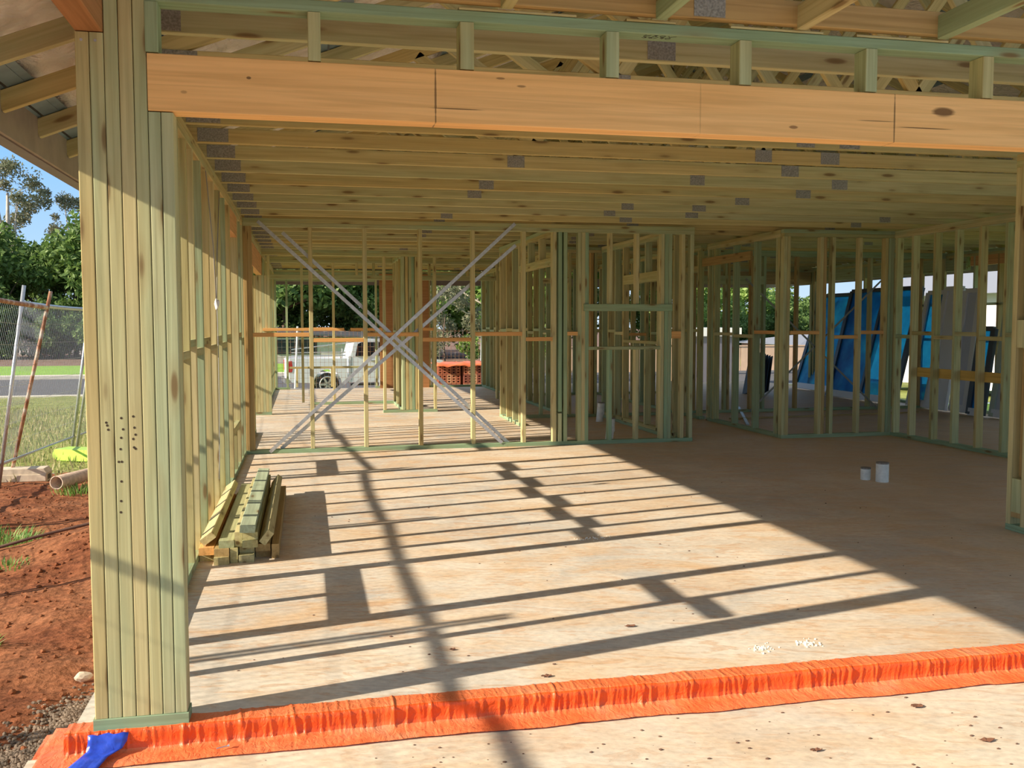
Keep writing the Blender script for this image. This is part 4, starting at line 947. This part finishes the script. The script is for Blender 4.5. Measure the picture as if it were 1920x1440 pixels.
ub('rack',STEEL,lambda b:(b.tube([(.25,.05,1.22),(.25,.05,1.52)],.02,8),b.tube([(1.7,.05,1.2),(1.7,.05,1.52)],.02,8),b.tube([(.1,.05,1.5),(3.4,.05,1.88)],.018,8),b.tube([(.1,.05,1.40),(1.8,.05,1.40)],.02,8),b.tube([(.1,.05,1.30),(1.8,.05,1.30)],.02,8)))
ub('mirror',CARW,lambda b:b.box(3.70,3.82,-.20,-.01,1.22,1.42))
for cx in (rear,front):
    for yy in (0.0,1.58):
        b=MB(); b.tube([(cx,yy,.37),(cx,yy+.22,.37)],[.37,.37],28); wh=b.build('wheel',DARK,ute,smooth=False)
        for k in range(6):
            a=k*math.pi/3; b=MB(); b.bar((cx,yy-.012,.37),(cx+.24*math.cos(a),yy-.012,.37+.24*math.sin(a)),.03,.06,(-math.sin(a),0,math.cos(a))); b.build('spoke',STEEL,wh)
        b=MB(); b.tube([(cx+.25*math.cos(t*.2618),yy-.006,.37+.25*math.sin(t*.2618)) for t in range(25)],.022,6,cap=False); b.build('rim',STEEL,wh)
ute.location=(-.55,31.0,-.90); ute.rotation_euler=(0,0,.10)

# ------------------------------------------------------------------ brick pallets under orange sheet
def bricks_mat():
    m,nt,bs=newmat('clay_brick'); bs.inputs['Roughness'].default_value=.85
    oi=N(nt,'ShaderNodeObjectInfo'); r=ramp(nt,[(0,(.50,.15,.08)),(.35,(.62,.24,.13)),(.6,(.30,.09,.06)),(.8,(.70,.34,.20))],oi.outputs['Random'],'CONSTANT'); nt.links.new(r.outputs[0],bs.inputs['Base Color']); return m
BRICKM=bricks_mat()
bx0,by0=3.35,24.2; bz=gz(bx0,by0)
mb=MB(); L_,H_,W_=.23,.076,.11
mb.box(-L_/2,L_/2,0,W_,0,.016); mb.box(-L_/2,L_/2,0,W_,H_-.016,H_); mb.box(-L_/2,L_/2,0,.02,.016,H_-.016)
# end-on brick seen with its three core holes
def coremesh():
    b=MB(); wx,hz,dy=.110,.23,.076
    xs_=[-wx/2,-.028,.028,wx/2]; zs_=[0,.03,.065,.10,.13,.165,.20,.23]
    for i in range(3):
        for j in range(7):
            if i==1 and j%2==1: continue
            b.box(xs_[i],xs_[i+1],0,dy,zs_[j],zs_[j+1])
    me=bpy.data.meshes.new('brick'); me.from_pydata(b.v,[],b.f); me.materials.append(BRICKM); return me
CM=coremesh()
def lab(col): return 'cored red brick in the %s pallet stack by the street'%col
for st_ in range(2):
    for c in range(5):
        for r in range(4):
            o=bpy.data.objects.new('brick',CM); COL.objects.link(o); o.location=(bx0+st_*.66+c*.118,by0-.05*st_,bz+.12+r*.236)
            tag(o,lab('left' if st_==0 else 'right'),'brick','cored bricks on the %s pallet'%('left' if st_==0 else 'right'))
    m=MB(); m.box(bx0+st_*.66-.08,bx0+st_*.66+.55,by0+.09,by0+.75,bz+.12,bz+1.06); tag(m.build('brick_stack',simple('brick_core_dark_red',(.30,.10,.07),.9,0,.3,20),origin=(bx0+st_*.66,by0+.4,bz+.12)),'packed brick block behind the front row of the %s pallet'%('left' if st_==0 else 'right'),'bricks')
    t=thing('pallet',(bx0+st_*.66+.23,by0+.35,bz),'wooden pallet under the %s brick stack'%('left' if st_==0 else 'right'),'pallet')
    for k in range(3): timber('bearer',PALE,t,(bx0+st_*.66-.08,by0+.05+k*.3,bz+.04),(bx0+st_*.66+.56,by0+.05+k*.3,bz+.04),.07,.08)
    for k in range(4): timber('slat',PALE,t,(bx0+st_*.66-.04+k*.18,by0-.0,bz+.10),(bx0+st_*.66-.04+k*.18,by0+.7,bz+.10),.1,.02)
m=MB(); 
for i in range(15):
    for j in range(9):
        x=bx0-.15+1.55*i/14; y=by0-.12+.95*j/8; m.v.append((x,y,bz+1.09+.03*hashn(x*3,y*3,2)+(.02*i/14) -(.05 if j==0 else 0)))
for i in range(14):
    for j in range(8): a=i*9+j; m.f.append((a,a+9,a+10,a+1)); m.mi.append(0)
o=m.build('orange_cover_sheet',simple('orange_plastic',(.80,.20,.08),.45),smooth=True,origin=(bx0,by0,bz+1.1)); o.modifiers.new('t','SOLIDIFY').thickness=.01; tag(o,'orange plastic sheet laid over the brick stacks','sheet')
m=MB(); rr=random.Random(3)
for i in range(26): m.blob((bx0+1.55+rr.uniform(-.15,.25),by0-.3+rr.uniform(-.1,.3),bz+.15+.045*i*rr.uniform(.4,1)),.14,seed=i,sub=1,sq=(1,1,1.2),jit=.4)
tag(m.build('foil_bundle',FOIL,origin=(bx0+1.6,by0-.2,bz)),'crumpled silver foil heap right of the brick stacks','foil')

# ------------------------------------------------------------------ glazed frames leaning at right
def leaning(y0,y1,xb,zt_,lean,label,fr,fm,mull=(),base=ALUW):
    t=thing('glazed_door_frame',(xb,(y0+y1)/2,.0),label,'window frame','glazed frames leaning in the right hand room')
    def P(y,u,o=0): return (xb+lean*u+o,y,.02+(zt_-.02)*u)
    def bars(name,mat,L):
        b=MB()
        for a,c,w_ in L: b.bar(a,c,w_,.06,(1,0,-lean/zt_))
        return b.build(name,mat,t)
    bars('jamb',fr,[(P(y0,0),P(y0,1),.10)]); bars('jamb',fr,[(P(y1,0),P(y1,1),.10)]); bars('head',fr,[(P(y0,1),P(y1,1),.07)]); bars('threshold',base,[(P(y0,.03),P(y1,.03),.12)])
    for q in mull: bars('mullion',fr,[(P(q,0),P(q,1),.07)])
    b=MB(); b.quadbox([P(y0,.02,.0),P(y1,.02,.0),P(y1,.02,.012),P(y0,.02,.012),P(y0,1,0),P(y1,1,0),P(y1,1,.012),P(y0,1,.012)]); b.build('filmed_glass',fm,t)
    return t
leaning(19.0,16.5,10.45,2.02,.62,'farthest blue filmed glazed frame leaning left of the others',ALU,FILM)
leaning(16.9,14.75,10.0,2.05,.50,'middle pair of blue filmed glazed panels with grey jambs',ALU,FILM,(15.8,))
leaning(14.55,14.08,10.15,1.95,.35,'tall narrow blue filmed frame behind the right garage wall studs',ALUW,FILM)
leaning(13.95,13.55,10.1,2.0,.30,'white backed panel leaning beside the narrow blue frame',ALUW,ALUW)
leaning(13.42,13.10,10.15,1.95,.22,'pale blue panel with dark edges in the middle of the leaning row at right',ALUW,simple('pale_blue_panel',(.55,.60,.75),.4))
leaning(12.95,12.66,10.1,1.35,.18,'short dark blue filmed frame under the high window gaps',ALU,FILM)
leaning(12.50,12.20,10.15,1.9,.25,'pale panel leaning nearest the near right frame end',simple('board_edge',(.45,.55,.48),.6),simple('pale_board',(.52,.56,.66),.7))
for i in range(7):
    m=MB(); x=8.7+i*.05; m.bar((x,17.75-.02*i,.02),(x+.25,17.95,.82-.02*i),.02,.35,(0,1,0)); tag(m.build('dark_panel',ALU if i%2 else DARK,origin=(x,17.75,.02)),'thin dark panel in the leaning row by the patio edge','panel','dark panels leaning by the patio edge')
# debris strips on the floor
for (a,c,l) in (((6.2,13.2,.012),(9.6,13.5,.012),'reddish timber strip on the floor of the right hand room'),((6.1,12.4,.01),(7.2,15.0,.01),'thin steel strap lying on the floor of the right hand room')):
    tag(timber('floor_strip',BROWN if 'timber' in l else STEEL,None,a,c,.045,.02),l,'strip')

# ------------------------------------------------------------------ yard and neighbours at right
m=MB()
g0=-.75
for i in range(34): m.box(9.4+i*.9,9.4+i*.9+.86,40,40.06,g0,.35)
m.box(9.4,40,39.97,40.1,.35,.40)
tag(m.build('boundary_fence',PEACH,origin=(24,40,g0)),'peach steel boundary fence behind the lawn','fence')
sd=thing('garden_shed',(14.2,33,-.7),'peach and grey garden shed with white roof edge seen in the doorway gap','shed')
m=MB(); m.box(13.1,13.6,32,34,-.7,.95); m.build('wall_panel',PEACH,sd); m=MB(); m.box(13.6,15.2,32.02,34,-.7,.95); m.build('door_panel',simple('shed_grey',(.16,.15,.20),.5),sd)
m=MB(); m.box(13.0,15.4,31.9,34.1,.95,1.25); m.build('roof_edge',WHITE,sd)
hs=thing('neighbour_house',(33,52,-.84),'neighbour house with grey hip roof beyond the boundary fence','house')
m=MB(); m.box(28,38,50,58,-.84,.12); m.build('brick_wall',simple('neighbour_wall',(.55,.45,.38),.8),hs)
m=MB(); n0=0; m.v=[(27.3,49.3,.12),(38.7,49.3,.12),(38.7,58.7,.12),(27.3,58.7,.12),(31,54,.80),(35,54,.80)]; m.f=[(0,1,5,4),(1,2,5),(2,3,4,5),(3,0,4),(3,2,1,0)]; m.mi=[0]*5; m.build('hip_roof',GREYROOF,hs)
m=MB(); m.box(27.3,38.7,49.25,49.35,.02,.14); m.build('gutter',WHITE,hs)
hs=thing('pale_house',(21,24,-.4),'bright white walled neighbour house beyond the high window gaps at right','house')
m=MB(); m.box(19,21,10,30,-.5,2.25); m.build('rendered_wall',WHITE,hs); m=MB(); m.v=[(18.4,9.4,2.25),(24,9.4,2.25),(24,30.6,2.25),(18.4,30.6,2.25),(21.2,12.5,3.5),(21.2,27.5,3.5)]; m.f=[(0,1,4),(1,2,5,4),(2,3,5),(3,0,4,5),(3,2,1,0)]; m.mi=[0]*5; m.build('roof',GREYROOF,hs)
wp=thing('survey_post',(10.4,21.9,-.6),'white post with red band standing at the lawn edge','post')
m=MB(); m.box(10.36,10.46,21.85,21.95,-.6,1.15); m.build('shaft',WHITE,wp); m=MB(); m.box(10.355,10.465,21.845,21.955,.55,.85); m.build('band',RED,wp)
# low white building / garage across street behind truck
sh_=thing('distant_building',(1.5,54.5,-.85),'low dark building with beige wall behind the white truck','building')
m=MB(); m.box(-3,3.6,54.5,57,-.85,.62); m.build('beige_wall',simple('beige_render',(.55,.50,.42),.8),sh_); m=MB(); m.box(-1.6,.6,54.45,54.5,-.3,.50); m.build('dark_opening',DARK,sh_); m=MB(); m.v=[(-3.6,54,.95),(4.2,54,.55),(4.2,57.5,.75),(-3.6,57.5,1.2),(-3.6,54,1.05),(4.2,54,.65),(4.2,57.5,.85),(-3.6,57.5,1.3)]; m.f=[(3,2,1,0),(4,5,6,7),(0,1,5,4),(1,2,6,5),(2,3,7,6),(3,0,4,7)]; m.mi=[0]*6; m.build('skillion_roof',simple('dark_roof',(.09,.09,.10),.6),sh_)
# reinforcing mesh fence at the street side opening
t=thing('street_mesh_fence',(2,28.2,-.9),'rusty mesh temporary fence in front of the white truck','fence')
b=MB()
for i in range(70): b.bar((-2+i*.12,28.2,-.75),(-2+i*.12,28.2,1.25),.006)
for k in range(14): b.bar((-2,28.2,-.75+k*.15),(6.4,28.2,-.75+k*.15),.006)
b.build('wire_mesh',RUSTY,t)
for x in (-.95,-.35,2.1,5.1):
    b=MB(); b.tube([(x,28.15,-.9),(x+(.08 if x>0 else .12),28.15,1.35)],.03,10); b.build('post',WHITE if x<0 else STEEL,t)
sc.view_settings.view_transform='Standard'; sc.view_settings.look='None'; sc.view_settings.gamma=1; sc.view_settings.use_curve_mapping=False
sc.view_settings.exposure=0.0
sc.cycles.use_denoising=True; sc.cycles.max_bounces=8; sc.cycles.diffuse_bounces=5
